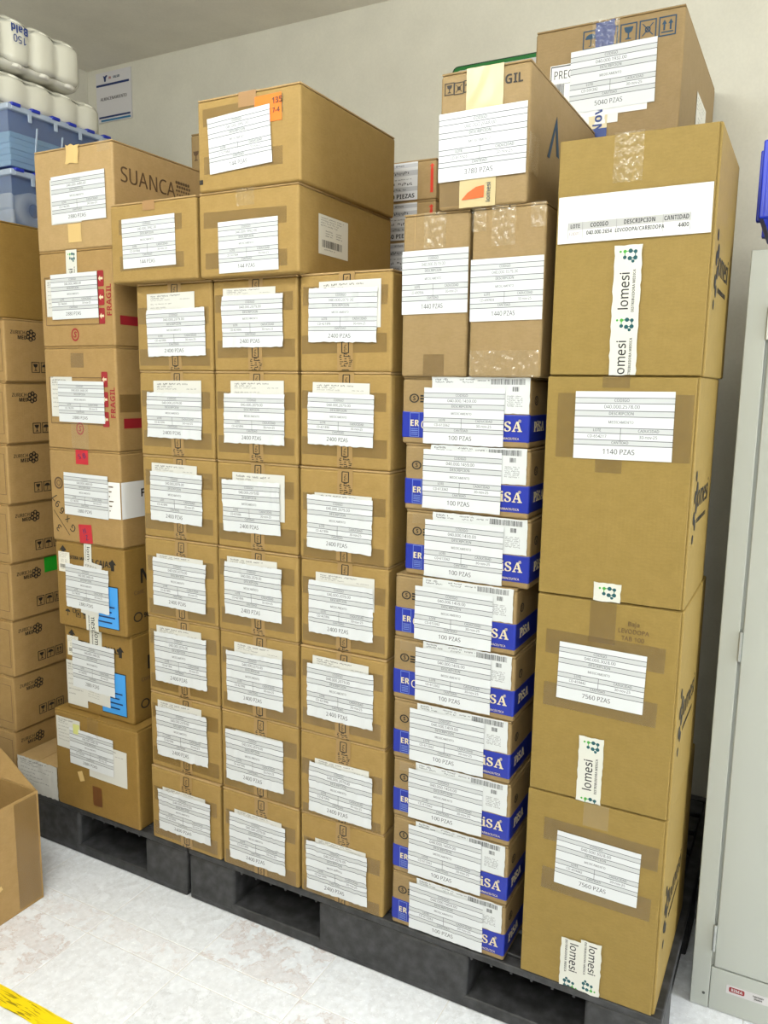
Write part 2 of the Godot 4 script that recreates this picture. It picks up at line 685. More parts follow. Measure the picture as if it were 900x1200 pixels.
# The printed sealing tape: dark lettering up its length and a cluster of green dots, one repeat of 0.121 m.
func brand_tape() -> StandardMaterial3D:
	var W := 384
	var H := 968
	var im := Image.create(W, H, false, Image.FORMAT_RGB8)
	im.fill(Color(0.82, 0.82, 0.79))
	var ink := Color(0.16, 0.15, 0.17)
	write(im, "lomesi", Vector2(W * 0.42, H * 0.665), 132, ink, sans, -90)
	write(im, "lomesi", Vector2(W * 0.42 + 4, H * 0.665 + 3), 132, ink, sans, -90)
	write(im, "DISTRIBUIDORA MEDICA", Vector2(W * 0.76, H * 0.665), 37, ink, sans_bold, -90)
	var teal := Color(0.03, 0.3, 0.33)
	var green := Color(0.25, 0.6, 0.22)
	var dots := [[0.22, 0.09, 16, green], [0.38, 0.09, 24, green], [0.58, 0.085, 30, teal], [0.76, 0.095, 26, teal], [0.38, 0.175, 26, teal], [0.56, 0.19, 30, teal], [0.76, 0.185, 30, teal], [0.68, 0.235, 22, teal]]
	for l in [[1, 2], [2, 3], [5, 6], [3, 6], [1, 4], [5, 7]]:
		fill_line(im, Vector2(dots[l[0]][0] * W, dots[l[0]][1] * H), Vector2(dots[l[1]][0] * W, dots[l[1]][1] * H), 12, dots[l[0]][3])
	for d in dots:
		fill_disc(im, Vector2(d[0] * W, d[1] * H), d[2], d[3])
	var m := paper_mat(tex(im, 192, 484))
	m.roughness = 0.3
	return m


# Brown sealing tape with black print along it (too small to read).
func print_tape() -> StandardMaterial3D:
	var r := RandomNumberGenerator.new()
	r.seed = 123
	var im: Image
	var base := Color(0.6, 0.49, 0.31)
	var ink := Color(0.05, 0.04, 0.03)
	var strip := Image.create(512, 128, false, Image.FORMAT_RGB8)
	strip.fill(base)
	for k in 2:
		var x0 := k * 256
		tiny_print(strip, x0 + 6, 18, 116, 30, ink, r)
		tiny_print(strip, x0 + 6, 52, 118, 34, ink, r)
		tiny_print(strip, x0 + 6, 90, 110, 28, ink, r)
		strip.fill_rect(Rect2i(x0 + 130, 34, 100, 8), ink)
		strip.fill_rect(Rect2i(x0 + 130, 88, 100, 8), ink)
		strip.fill_rect(Rect2i(x0 + 126, 38, 8, 54), ink)
		strip.fill_rect(Rect2i(x0 + 226, 38, 8, 54), ink)
		tiny_print(strip, x0 + 145, 54, 70, 20, ink, r)
	strip.rotate_90(COUNTERCLOCKWISE)
	im = strip
	var m := paper_mat(tex(im))
	m.roughness = 0.3
	return m


func piezas_label() -> StandardMaterial3D:
	var r := RandomNumberGenerator.new()
	r.seed = 321
	var im := Image.create(512, 512, false, Image.FORMAT_RGB8)
	im.fill(Color(0.87, 0.87, 0.88))
	var ink := Color(0.15, 0.15, 0.17)
	for b in [[20, 50], [110, 70], [330, 60]]:
		im.fill_rect(Rect2i(0, b[0], 512, b[1]), Color(0.75, 0.75, 0.77))
	tiny_print(im, 190, 30, 120, 22, ink, r)
	tiny_print(im, 130, 120, 250, 36, ink, r)
	tiny_print(im, 90, 220, 330, 14, ink, r)
	tiny_print(im, 60, 270, 400, 40, ink, r)
	tiny_print(im, 160, 350, 190, 28, ink, r)
	write(im, "350 PIEZAS", Vector2(256, 455), 60, ink, sans_bold)
	return paper_mat(tex(im, 256, 256))


func strip_label() -> StandardMaterial3D:
	var W := 2048
	var H := 500
	var im := Image.create(W, H, false, Image.FORMAT_RGB8)
	im.fill(Color(0.84, 0.845, 0.85))
	var ink := Color(0.14, 0.14, 0.15)
	im.fill_rect(Rect2i(int(W * 0.07), int(H * 0.56), int(W * 0.8), int(H * 0.16)), Color(0.68, 0.68, 0.68))
	for x in [0.07, 0.17, 0.4, 0.7, 0.87]:
		im.fill_rect(Rect2i(int(W * x), int(H * 0.56), 5, int(H * 0.35)), Color(0.5, 0.5, 0.5))
	write(im, "LOTE", Vector2(W * 0.12, H * 0.64), 42, ink, sans_bold)
	write(im, "CODIGO", Vector2(W * 0.285, H * 0.64), 46, ink, sans_bold)
	write(im, "DESCRIPCION", Vector2(W * 0.55, H * 0.64), 46, ink, sans_bold)
	write(im, "CANTIDAD", Vector2(W * 0.785, H * 0.64), 46, ink, sans_bold)
	write(im, "E28D017", Vector2(W * 0.12, H * 0.8), 30, Color(0.5, 0.4, 0.4), sans)
	write(im, "040.000.2654", Vector2(W * 0.285, H * 0.8), 42, ink, sans_bold)
	write(im, "LEVODOPA/CARBIDOPA", Vector2(W * 0.55, H * 0.8), 42, ink, sans_bold)
	write(im, "4400", Vector2(W * 0.83, H * 0.8), 46, ink, sans_bold)
	return paper_mat(tex(im, 1024, 250))


func pregunta_label() -> StandardMaterial3D:
	var r := RandomNumberGenerator.new()
	r.seed = 99
	var im := Image.create(1024, 760, false, Image.FORMAT_RGB8)
	im.fill(Color(0.88, 0.88, 0.88))
	var ink := Color(0.13, 0.13, 0.15)
	im.fill_rect(Rect2i(10, 10, 1004, 14), ink)
	im.fill_rect(Rect2i(10, 10, 12, 740), ink)
	write(im, "PREG", Vector2(50, 120), 90, ink, sans, 0, true)
	barcode(im, 60, 220, 320, 170, r)
	write(im, "TE, A", Vector2(50, 520), 90, ink, sans, 0, true)
	write(im, "GA", Vector2(50, 670), 90, ink, sans, 0, true)
	return paper_mat(tex(im, 512, 380))


# ====================================================================== cartons
# A carton from x0 to x1, y0 to y1, with its front at z1. opts: flaps ("top" or "front"), bulge.
func carton(called: String, label: String, group: String, x0: float, x1: float, y0: float, y1: float, z1: float, depth: float, mat: String, flaps := "top", bulge := 0.0012, turn := 0.0) -> Node3D:
	var g := 0.0026
	var w := x1 - x0 - g
	var h := y1 - y0
	var c := thing(called, label, "box", Vector3((x0 + x1) / 2, y0, z1 - depth / 2), turn, group)
	c.set_meta("size", Vector3(w, h, depth))
	c.set_meta("bulge", bulge)
	var t := 0.0042
	if flaps == "front":
		part(c, "body", rbox(Vector3(w, h, depth - t - 0.0015), 0.004, 2, 4), M[mat], Vector3(0, 0, -(t + 0.0015) / 2))
		part(c, "front_flap", rbox(Vector3(w - 0.006, h - 0.004, t), 0.0016, 1, 4), M[mat], Vector3(-0.0024, 0.002, depth / 2 - t / 2))
	else:
		part(c, "body", rbox(Vector3(w, h - t, depth), 0.006, 3, 5, bulge), M[mat])
		for s in [-1, 1]:
			part(c, "flap", rbox(Vector3(w / 2 - 0.002, t, depth - 0.002), 0.0016, 1, 1), M[mat if mat != "kraft" else "kraft_pale"], Vector3(s * (w / 4), h - t, 0))
	return c


func face_bulge(c: Node3D, u: float, v: float) -> float:
	var b: float = c.get_meta("bulge")
	return b * maxf(0, sin(PI * clampf(u, 0, 1))) * maxf(0, sin(PI * clampf(1 - v, 0, 1)))


# A sheet of paper or tape on a face of a carton. u, v run from 0 to 1 from the upper left of the face. tilt in degrees (counter-clockwise).
func sheet(c: Node3D, called: String, mat: Material, u0: float, v0: float, u1: float, v1: float, lift := 0.001, wave := 0.0006, tilt := 0.0, side := "front", repeat_len := 0.0, ragged := 0.0) -> MeshInstance3D:
	var s: Vector3 = c.get_meta("size")
	var fw := s.x if side == "front" else s.z
	var w := (u1 - u0) * fw
	var h := (v1 - v0) * s.y
	var st := begin()
	if mat == M.tape_clear:
		lift += 0.0008
	var fine: bool = mat == M.tape_wrinkled
	var step := 0.0022 if fine else 0.008
	var most := 60 if fine else 26
	var nx := clampi(int(w / step), 3, most)
	var ny := clampi(int(h / step), 3, most)
	var n := FastNoiseLite.new()
	n.seed = rng.randi() % 10000
	n.frequency = 52.0 if fine else 14.0
	n.fractal_octaves = 3
	var tl := deg_to_rad(tilt)
	var mid := Vector2((u0 + u1) / 2 * fw, (v0 + v1) / 2 * s.y)
	for j in ny + 1:
		for i in nx + 1:
			var fu := float(i) / nx
			var fv := float(j) / ny
			var p := Vector2((fu - 0.5) * w, (0.5 - fv) * h)
			if ragged > 0.0 and (i == 0 or i == nx or j == 0 or j == ny):
				p += Vector2(rng.randf_range(-1, 1), rng.randf_range(-1, 1)) * ragged
			p = p.rotated(tl)
			var fx := (mid.x + p.x) / fw
			var fy := (mid.y - p.y) / s.y
			var z := lift + wave * (0.5 + 0.9 * (n.get_noise_2d(p.x * 1.5, p.y) if fine else n.get_noise_2d(p.x * 0.6 + fu, p.y + 3.0)))
			if side == "front":
				z += face_bulge(c, fx, fy)
			st.set_uv(Vector2(fu if repeat_len >= 0.0 else 1.0 - fu, fv if repeat_len == 0.0 else fv * h / repeat_len))
			st.add_vertex(Vector3(p.x, p.y, maxf(z, 0.0002)))
	for j in ny:
		for i in nx:
			var k := j * (nx + 1) + i
			for x in [k, k + 1, k + nx + 1, k + 1, k + nx + 2, k + nx + 1]:
				st.add_index(x)
	st.generate_normals()
	var at := Vector3(mid.x - fw / 2, s.y - mid.y, s.z / 2)
	var basis := Basis()
	if side == "right":
		at = Vector3(s.x / 2, s.y - mid.y, fw / 2 - mid.x)
		basis = RIGHT
	return part(c, called, st.commit(), mat, at, basis)


# Places a printed shape or lettering at u, v of a face.
func stamp(c: Node3D, called: String, mesh: Mesh, mat: Material, u: float, v: float, turn := 0.0, side := "front", lift := 0.0006) -> MeshInstance3D:
	var s: Vector3 = c.get_meta("size")
	var z := lift
	if side == "front":
		z += face_bulge(c, u, v)
		return part(c, called, mesh, mat, Vector3((u - 0.5) * s.x, (1 - v) * s.y, s.z / 2 + z), Basis(Vector3(0, 0, 1), deg_to_rad(turn)))
	return part(c, called, mesh, mat, Vector3(s.x / 2 + z, (1 - v) * s.y, (0.5 - u) * s.z), RIGHT * Basis(Vector3(0, 0, 1), deg_to_rad(turn)))


func words(c: Node3D, text: String, high: float, mat: Material, u: float, v: float, turn := 0.0, side := "front", font: Font = null, lift := 0.0006) -> void:
	stamp(c, "lettering", text_mesh(text, high, font if font else sans_bold), mat, u, v, turn, side, lift)


func arrow_mesh(s: float) -> Mesh:
	var st := begin()
	add_prism(st, PackedVector2Array([Vector2(-0.18, -0.5) * s, Vector2(0.18, -0.5) * s, Vector2(0.18, 0.05) * s, Vector2(0.45, 0.05) * s, Vector2(0, 0.5) * s, Vector2(-0.45, 0.05) * s, Vector2(-0.18, 0.05) * s]), 0.0003)
	return st.commit()


func glass_symbol(s: float, framed := true) -> Mesh:
	var st := begin()
	if framed:
		add_frame(st, s, s * 1.1, s * 0.07, 0.0003)
	add_prism(st, PackedVector2Array([Vector2(-0.28, 0.34) * s, Vector2(-0.2, 0.08) * s, Vector2(-0.04, -0.02) * s, Vector2(-0.04, -0.26) * s, Vector2(-0.18, -0.32) * s, Vector2(-0.18, -0.36) * s, Vector2(0.18, -0.36) * s, Vector2(0.18, -0.32) * s, Vector2(0.04, -0.26) * s, Vector2(0.04, -0.02) * s, Vector2(0.2, 0.08) * s, Vector2(0.28, 0.34) * s]), 0.0003)
	return st.commit()


func umbrella_symbol(s: float, framed := true) -> Mesh:
	var st := begin()
	if framed:
		add_frame(st, s, s * 1.1, s * 0.07, 0.0003)
	var p := PackedVector2Array()
	for i in 9:
		p.append(Vector2(cos(PI * i / 8.0) * 0.36, sin(PI * i / 8.0) * 0.3 + 0.04) * s)
	add_prism(st, p, 0.0003)
	bar(st, -0.03 * s, -0.34 * s, 0.03 * s, 0.04 * s, 0.0003)
	bar(st, -0.12 * s, -0.38 * s, 0.03 * s, -0.34 * s, 0.0003)
	return st.commit()


func arrows_symbol(s: float) -> Mesh:
	var st := begin()
	add_frame(st, s, s * 1.1, s * 0.07, 0.0003)
	for x in [-0.18, 0.18]:
		add_prism(st, PackedVector2Array([Vector2(x - 0.05, -0.22) * s, Vector2(x + 0.05, -0.22) * s, Vector2(x + 0.05, 0.12) * s, Vector2(x + 0.14, 0.12) * s, Vector2(x, 0.36) * s, Vector2(x - 0.14, 0.12) * s, Vector2(x - 0.05, 0.12) * s]), 0.0003)
	bar(st, -0.34 * s, -0.36 * s, 0.34 * s, -0.29 * s, 0.0003)
	return st.commit()


func hook_symbol(s: float) -> Mesh:
	var st := begin()
	add_frame(st, s, s * 1.1, s * 0.07, 0.0003)
	for k in 2:
		var d := 1.0 if k == 0 else -1.0
		add_prism(st, PackedVector2Array([Vector2(-0.34 * d, -0.34) * s, Vector2(-0.27 * d, -0.34) * s, Vector2(0.34 * d, 0.34) * s, Vector2(0.27 * d, 0.34) * s]), 0.0003)
	add_ring(st, 0.1 * s, 0.17 * s, 0.0003)
	return st.commit()


func ring_symbol(r: float, squash := 1.0) -> Mesh:
	var st := begin()
	add_ring(st, r * 0.74, r, 0.0003, Vector2.ZERO, squash)
	return st.commit()


func tape_patches(c: Node3D, u0: float, u1: float, va: float, vb: float) -> void:
	for v in [va, vb]:
		var h := 0.19
		sheet(c, "tape", M.tape_amber, u0 + rng.randf_range(-0.01, 0.02), v, u1 + rng.randf_range(-0.02, 0.01), minf(v + h, 0.985), 0.0005, 0.0002, rng.randf_range(-1, 1))


# ---------------------------------------------------------------------- the right-hand column of large cartons
func stack_right() -> void:
	var g := "large plain cartons beside the grey cabinet"
	var dz := 0.3
	# first (on the pallet)
	var a := carton("large_carton", "large carton of 7560 pieces on the pallet, two white printed tapes at its foot", g, -0.461, -0.178, PALLET, 0.573, 0.0, 0.40, "kraft_gold", "front")
	label_with_tape(a, "label_7560", 0.235, 0.185, 0.835, 0.46, -1.2)
	sheet(a, "printed_tape", M.brand_tape, 0.31, 0.735, 0.475, 0.995, 0.0012, 0.0006, 0, "front", -0.121, 0.0012)
	sheet(a, "printed_tape", M.brand_tape, 0.455, 0.715, 0.61, 0.995, 0.002, 0.0006, 0, "front", -0.121, 0.0012)
	sheet(a, "tape", M.tape_clear, 0.42, 0.0, 0.6, 0.12, 0.0006, 0.0012)
	side_print(a)
	# second
	var b := carton("large_carton", "large carton of 7560 pieces with pencilled notes at its upper edge", g, -0.459, -0.177, 0.573, 0.993, 0.0, 0.34, "kraft_gold", "front")
	label_with_tape(b, "label_7560", 0.175, 0.225, 0.78, 0.505, -1.0)
	sheet(b, "printed_tape", M.brand_tape, 0.355, 0.67, 0.53, 1.0, 0.0012, 0.0006, 0, "front", 0.121, 0.001)
	sheet(b, "tape", M.tape_amber, 0.38, 0.0, 0.56, 0.2, 0.0006, 0.0008)
	for k in [["Baja", 0.09], ["LEVODOPA", 0.125], ["TAB 100", 0.16]]:
		stamp(b, "handwriting", text_mesh(k[0], 0.0085, sans), M.ink_brown, 0.68, k[1])
	side_print(b)
	# third
	var c := carton("large_carton", "large carton of 1140 pieces, third up beside the grey cabinet", g, -0.459, -0.179, 0.993, 1.423, 0.0, dz, "kraft_gold", "front")
	sheet(c, "tape", M.tape_amber, 0.08, 0.075, 0.97, 0.36, 0.0005, 0.0003)
	sheet(c, "tape", M.tape_amber, 0.36, 0.36, 0.54, 0.42, 0.0005, 0.0003)
	sheet(c, "tape", M.tape_amber, 0.38, 0.0, 0.56, 0.05, 0.0005, 0.0004)
	sheet(c, "label", M.label_1140, 0.205, 0.065, 0.855, 0.36, 0.0012, 0.0007, 0.5)
	sheet(c, "printed_tape", M.brand_tape, 0.4, 0.915, 0.585, 1.0, 0.0012, 0.0004, 0, "front", 0.121, 0.001)
	side_print(c)
	# fourth
	var d := carton("large_carton", "large upper carton with wide white strip label and white printed tape", g, -0.456, -0.174, 1.423, 1.85, 0.0, 0.325, "kraft_gold", "front")
	sheet(d, "label", M.strip_label, 0.015, 0.235, 0.975, 0.43, 0.0022, 0.0008, 0.6)
	sheet(d, "printed_tape", M.brand_tape, 0.4, 0.455, 0.575, 0.995, 0.0012, 0.0008, 0.3, "front", 0.121, 0.001)
	sheet(d, "tape", M.tape_wrinkled, 0.36, 0.0, 0.545, 0.2, 0.0014, 0.0042)
	side_print(d)


func label_with_tape(c: Node3D, label: String, u0: float, v0: float, u1: float, v1: float, tilt := 0.0) -> void:
	var h := (v1 - v0) * 0.42
	sheet(c, "tape", M.tape_amber, u0 - 0.1, v0 - 0.05, u1 + 0.12, v0 - 0.05 + h, 0.0005, 0.0003, tilt)
	sheet(c, "tape", M.tape_amber, u0 - 0.1, v1 + 0.05 - h, u1 + 0.09, v1 + 0.05, 0.0005, 0.0003, tilt)
	sheet(c, "label", M[label], u0, v0, u1, v1, 0.0014, 0.0008, tilt)


func side_print(c: Node3D) -> void:
	var s: Vector3 = c.get_meta("size")
	var st := begin()
	for d in [[0, 0.06, 0.010], [0, 0.02, 0.013], [0.022, 0.035, 0.013], [0.024, -0.002, 0.012], [0, -0.02, 0.013], [0.02, -0.035, 0.011], [0.0, -0.06, 0.009]]:
		add_prism(st, disc(d[2], 10, Vector2(d[0], d[1])), 0.0003)
	stamp(c, "printed_symbol", st.commit(), M.ink, 0.14, 0.56, 0, "right")
	stamp(c, "lettering", text_mesh("lomesi", 0.044, sans), M.ink, 0.28 + 0.07 / s.z, 0.52, 0, "right")
	stamp(c, "lettering", text_mesh("DISTRIBUIDORA MEDICA", 0.009, sans), M.ink, 0.28 + 0.07 / s.z, 0.63, 0, "right")


# ---------------------------------------------------------------------- flat cartons with a blue band
func stack_banded() -> void:
	var g := "flat cartons with a blue band"
	var tops := [0.147, 0.281, 0.421, 0.563, 0.704, 0.848, 0.991, 1.135, 1.278, 1.419]
	var xs := [[-0.779, -0.498], [-0.779, -0.497], [-0.781, -0.498], [-0.783, -0.502], [-0.785, -0.498], [-0.784, -0.502], [-0.765, -0.481], [-0.769, -0.487], [-0.778, -0.492]]
	var lab := [[0.17, 0.10, 0.82, 0.96], [0.15, 0.08, 0.785, 0.95], [0.145, 0.12, 0.78, 0.95], [0.155, 0.1, 0.79, 0.97], [0.2, 0.1, 0.82, 0.95], [0.18, 0.14, 0.82, 0.98], [0.17, 0.12, 0.80, 0.985], [0.16, 0.07, 0.79, 0.95], [0.185, 0.16, 0.815, 0.985]]
	var order := ["bottom", "second up", "third up", "fourth up", "fifth up", "sixth up", "seventh up", "eighth up", "top"]
	for i in 9:
		var c := carton("banded_carton", "flat blue-banded carton of 100 pieces, %s of its stack" % order[i], g, xs[i][0], xs[i][1], tops[i], tops[i + 1], -0.004 if i < 6 else -0.012, 0.4, "kraft_tan", "top", 0.0005, rng.randf_range(-0.004, 0.004))
		var s: Vector3 = c.get_meta("size")
		var band := rbox(Vector3(s.x + 0.0012, s.y * 0.41, s.z + 0.0022), 0.0046, 2, 2)
		part(c, "printed_band", band, M.band_blue, Vector3(0, s.y * 0.08, 0))
		var l: Array = lab[i]
		sheet(c, "barcode_label", M["code_%d" % (i % 3)], l[0] + 0.06, 0.0, 0.975 if i != 8 else 0.995, 0.505, 0.0016, 0.0006, 0, "front", 0.0, 0.0008)
		sheet(c, "label", M.label_100, l[0], l[1], l[2], l[3], 0.003, 0.0018, rng.randf_range(-0.5, 0.5), "front", 0.0, 0.0005)
		# emblem and lettering on the band
		var st := begin()
		add_frame(st, 0.022, s.y * 0.36, 0.0012, 0.0003)
		for k in 4:
			bar(st, -0.008, -s.y * 0.15 + k * 0.004, 0.008, -s.y * 0.15 + k * 0.004 + 0.0018, 0.0003)
		stamp(c, "printed_symbol", st.commit(), M.ink_pale, 0.108, 0.715, 0, "front", 0.0018)
		words(c, "ER", 0.013, M.ink_tan, 0.108, 0.69, 0, "front", sans_bold, 0.002)
		words(c, "C", 0.018, M.ink_tan, 0.185, 0.71, 0, "front", sans, 0.002)
		words(c, "PiSA", 0.0205, M.ink_tan, 0.83, 0.69, 0, "front", serif_bold, 0.002)
		words(c, "®", 0.006, M.ink_tan, 0.93, 0.61, 0, "front", sans, 0.002)
		words(c, "FARMACEUTICA", 0.0045, M.ink_tan, 0.85, 0.86, 0, "front", sans, 0.002)
		words(c, "PiSA", 0.0205, M.ink_tan, 0.14, 0.69, 0, "right", serif_bold, 0.002)
		# seal beside the label
		stamp(c, "printed_symbol", ring_symbol(0.0095, 1.2), M.ink, 0.1, 0.32, 0)
		words(c, "S", 0.009, M.ink, 0.1, 0.32, 0, "front", sans_bold)
		var rows := begin()
		for k in 3:
			bar(rows, 0, 0.005 - k * 0.006, 0.028, 0.0085 - k * 0.006, 0.0003)
		stamp(c, "printed_symbol", rows.commit(), M.ink, 0.15, 0.33)
		stamp(c, "printed_symbol", ring_symbol(0.0095, 1.2), M.ink, 0.09, 0.32, 0, "right")
		words(c, "S", 0.009, M.ink, 0.09, 0.32, 0, "right", sans_bold)
		if i in [2, 4, 6]:
			sheet(c, "tape", M.tape_clear, 0.06, 0.05, 0.22, 0.2, 0.0008, 0.001)


# ---------------------------------------------------------------------- two upright cartons and the one above them
func stack_upright() -> void:
	var g := "upright cartons of 1440 pieces"
	var a := carton("upright_carton", "upright carton of 1440 pieces standing next to the wall of 2400-piece cartons", g, -0.779, -0.6285, 1.419, 1.746, -0.004, 0.36, "kraft_tan", "top", 0.0008)
	sheet(a, "label", M.label_1440, 0.0, 0.222, 0.995, 0.61, 0.0016, 0.0008, 0.4)
	sheet(a, "tape", M.tape_wrinkled, 0.33, 0.0, 0.66, 0.215, 0.0012, 0.0038)
	sheet(a, "flap_edge", M.kraft_pale, 0.18, 0.0, 0.188, 0.21, 0.0006, 0.0002)
	sheet(a, "tape", M.tape_amber, 0.35, 0.86, 0.67, 0.995, 0.0008, 0.0004)
	var b := carton("upright_carton", "upright carton of 1440 pieces with wrinkled tape, next to the large cartons", g, -0.6245, -0.4725, 1.419, 1.746, 0.0, 0.36, "kraft_tan", "top", 0.0008)
	sheet(b, "label", M.label_1440, 0.0, 0.3, 0.995, 0.665, 0.0016, 0.0008, 0.5)
	sheet(b, "tape", M.tape_wrinkled, 0.28, 0.0, 0.6, 0.23, 0.0012, 0.004)
	sheet(b, "tape", M.tape_wrinkled, 0.0, 0.0, 0.2, 0.14, 0.0012, 0.004)
	sheet(b, "tape", M.tape_wrinkled, 0.8, 0.0, 1.0, 0.14, 0.0012, 0.004)
	sheet(b, "tape", M.tape_wrinkled, 0.02, 0.84, 0.98, 0.995, 0.0012, 0.0042)
	var c := carton("fragile_carton", "carton of 3780 pieces with wide cream tape and an orange mark", "", -0.697, -0.512, 1.746, 2.0, 0.006, 0.49, "kraft_tan", "top", 0.0006)
	sheet(c, "tape", M.tape_cream, 0.3, 0.0, 0.71, 0.34, 0.001, 0.0022)
	sheet(c, "tape", M.tape_cream, 0.25, 0.78, 0.66, 1.0, 0.001, 0.0012)
	sheet(c, "tape", M.tape_amber, 0.02, 0.78, 0.25, 0.98, 0.0008, 0.0012)
	sheet(c, "label", M.label_3780, 0.0, 0.295, 0.985, 0.795, 0.0034, 0.0012, 0.5)
	stamp(c, "printed_symbol", glass_symbol(0.02), M.ink, 0.1, 0.12)
	stamp(c, "printed_symbol", hook_symbol(0.02), M.ink, 0.21, 0.125)
	stamp(c, "printed_symbol", umbrella_symbol(0.02), M.ink, 0.32, 0.12)
	words(c, "GIL", 0.0165, M.ink, 0.82, 0.12)
	var mark := prism(PackedVector2Array([Vector2(-0.024, -0.012), Vector2(0.022, -0.01), Vector2(0.022, 0.012), Vector2(0.006, 0.01), Vector2(-0.012, 0.0)]), 0.0004)
	stamp(c, "sticker", mark, M.ink_orange, 0.41, 0.895, 0, "front", 0.0028)
	stamp(c, "lettering", text_mesh("lomesi", 0.009, sans), M.ink_teal, 0.58, 0.9, 90, "front", 0.0028)
	# blue peak printed on the right side
	var st := begin()
	add_prism(st, PackedVector2Array([Vector2(-0.05, -0.035), Vector2(-0.035, -0.035), Vector2(0.0, 0.03), Vector2(0.012, -0.02), Vector2(0.03, -0.02), Vector2(0.005, 0.055)]), 0.0003)
	stamp(c, "printed_symbol", st.commit(), M.ink_teal, 0.34, 0.43, 0, "right")
	sheet(c, "tape", M.tape_clear, 0.0, 0.5, 0.12, 0.78, 0.0006, 0.0006, 0, "right")


# ---------------------------------------------------------------------- the wall of 2400-piece cartons
func stack_grid() -> void:
	var g := "wall of cartons of 2400 pieces"
	var cols := [[-1.526, -1.281], [-1.278, -1.036], [-1.0335, -0.798]]
	var where := ["beside the cartons with red print", "in the middle column", "beside the blue-banded boxes"]
	var order := ["bottom", "second up", "third up", "fourth up", "fifth up", "sixth up", "top"]
	# label: u0, v0, u1, v1, then the slip behind it: u0, v0, u1, v1 (rows from the top)
	var lab := [
		[[.16, .30, .92, .83, .16, .12, .79, .5], [.12, .19, .85, .74, .13, .11, .76, .4], [.115, .16, .855, .70, .225, .09, .89, .56]],
		[[.11, .25, .85, .78, .21, .11, .85, .60], [.12, .24, .86, .79, .21, .10, .85, .5], [.10, .22, .83, .76, .15, .11, .78, .5]],
		[[.12, .19, .83, .79, .14, .09, .76, .5], [.08, .21, .80, .80, .21, .12, .85, .64], [.10, .30, .83, .88, .18, .27, .82, .6]],
		[[.13, .25, .86, .85, .18, .20, .82, .5], [.10, .17, .82, .79, .13, .10, .76, .5], [.11, .24, .85, .83, .19, .14, .86, .5]],
		[[.11, .19, .84, .83, .14, .11, .77, .5], [.10, .23, .82, .85, .2, .12, .81, .5], [.10, .18, .87, .80, .16, .09, .81, .5]],
		[[.10, .17, .83, .82, .12, .09, .75, .5], [.07, .22, .82, .86, .2, .21, .80, .5], [.12, .35, .87, .95, .19, .29, .83, .6]],
		[[.12, .28, .87, .83, .18, .24, .8, .5], [.11, .28, .84, .88, .17, .23, .79, .5], [.085, .32, .82, .92, .19, .27, .8, .5]]]
	for c in 3:
		for row in 7:
			var y0 := PALLET + (1.641 - PALLET) * row / 7.0
			var y1 := PALLET + (1.641 - PALLET) * (row + 1) / 7.0
			var b := carton("stock_carton", "brown 2400 PZAS carton, %s, %s" % [order[row], where[c]], g, cols[c][0], cols[c][1], y0, y1, rng.randf_range(-0.003, 0.003), 0.42, "kraft", "top", rng.randf_range(0.001, 0.0028), rng.randf_range(-0.004, 0.004))
			var l: Array = lab[6 - row][c]
			tape_patches(b, 0.03, 0.97, l[1] - 0.02, l[3] - 0.08)
			# printed tape wrapped over the seam, above and below the label
			sheet(b, "printed_tape", M.print_tape, 0.44, 0.0, 0.61, l[5] + 0.05, 0.0008, 0.0005, 0, "front", 0.12)
			sheet(b, "printed_tape", M.print_tape, 0.43, l[3] - 0.03, 0.60, 0.985, 0.0009, 0.0006, 0, "front", 0.12)
			sheet(b, "packing_slip", M["slip_%d" % rng.randi_range(0, 2)], l[4], l[5], l[6], l[7], 0.0015, 0.0009, rng.randf_range(-0.8, 0.8))
			sheet(b, "label", M.label_2400, l[0], l[1], l[2], l[3], 0.0026, 0.0032, rng.randf_range(-1.0, 1.0), "front", 0.0, 0.0011)


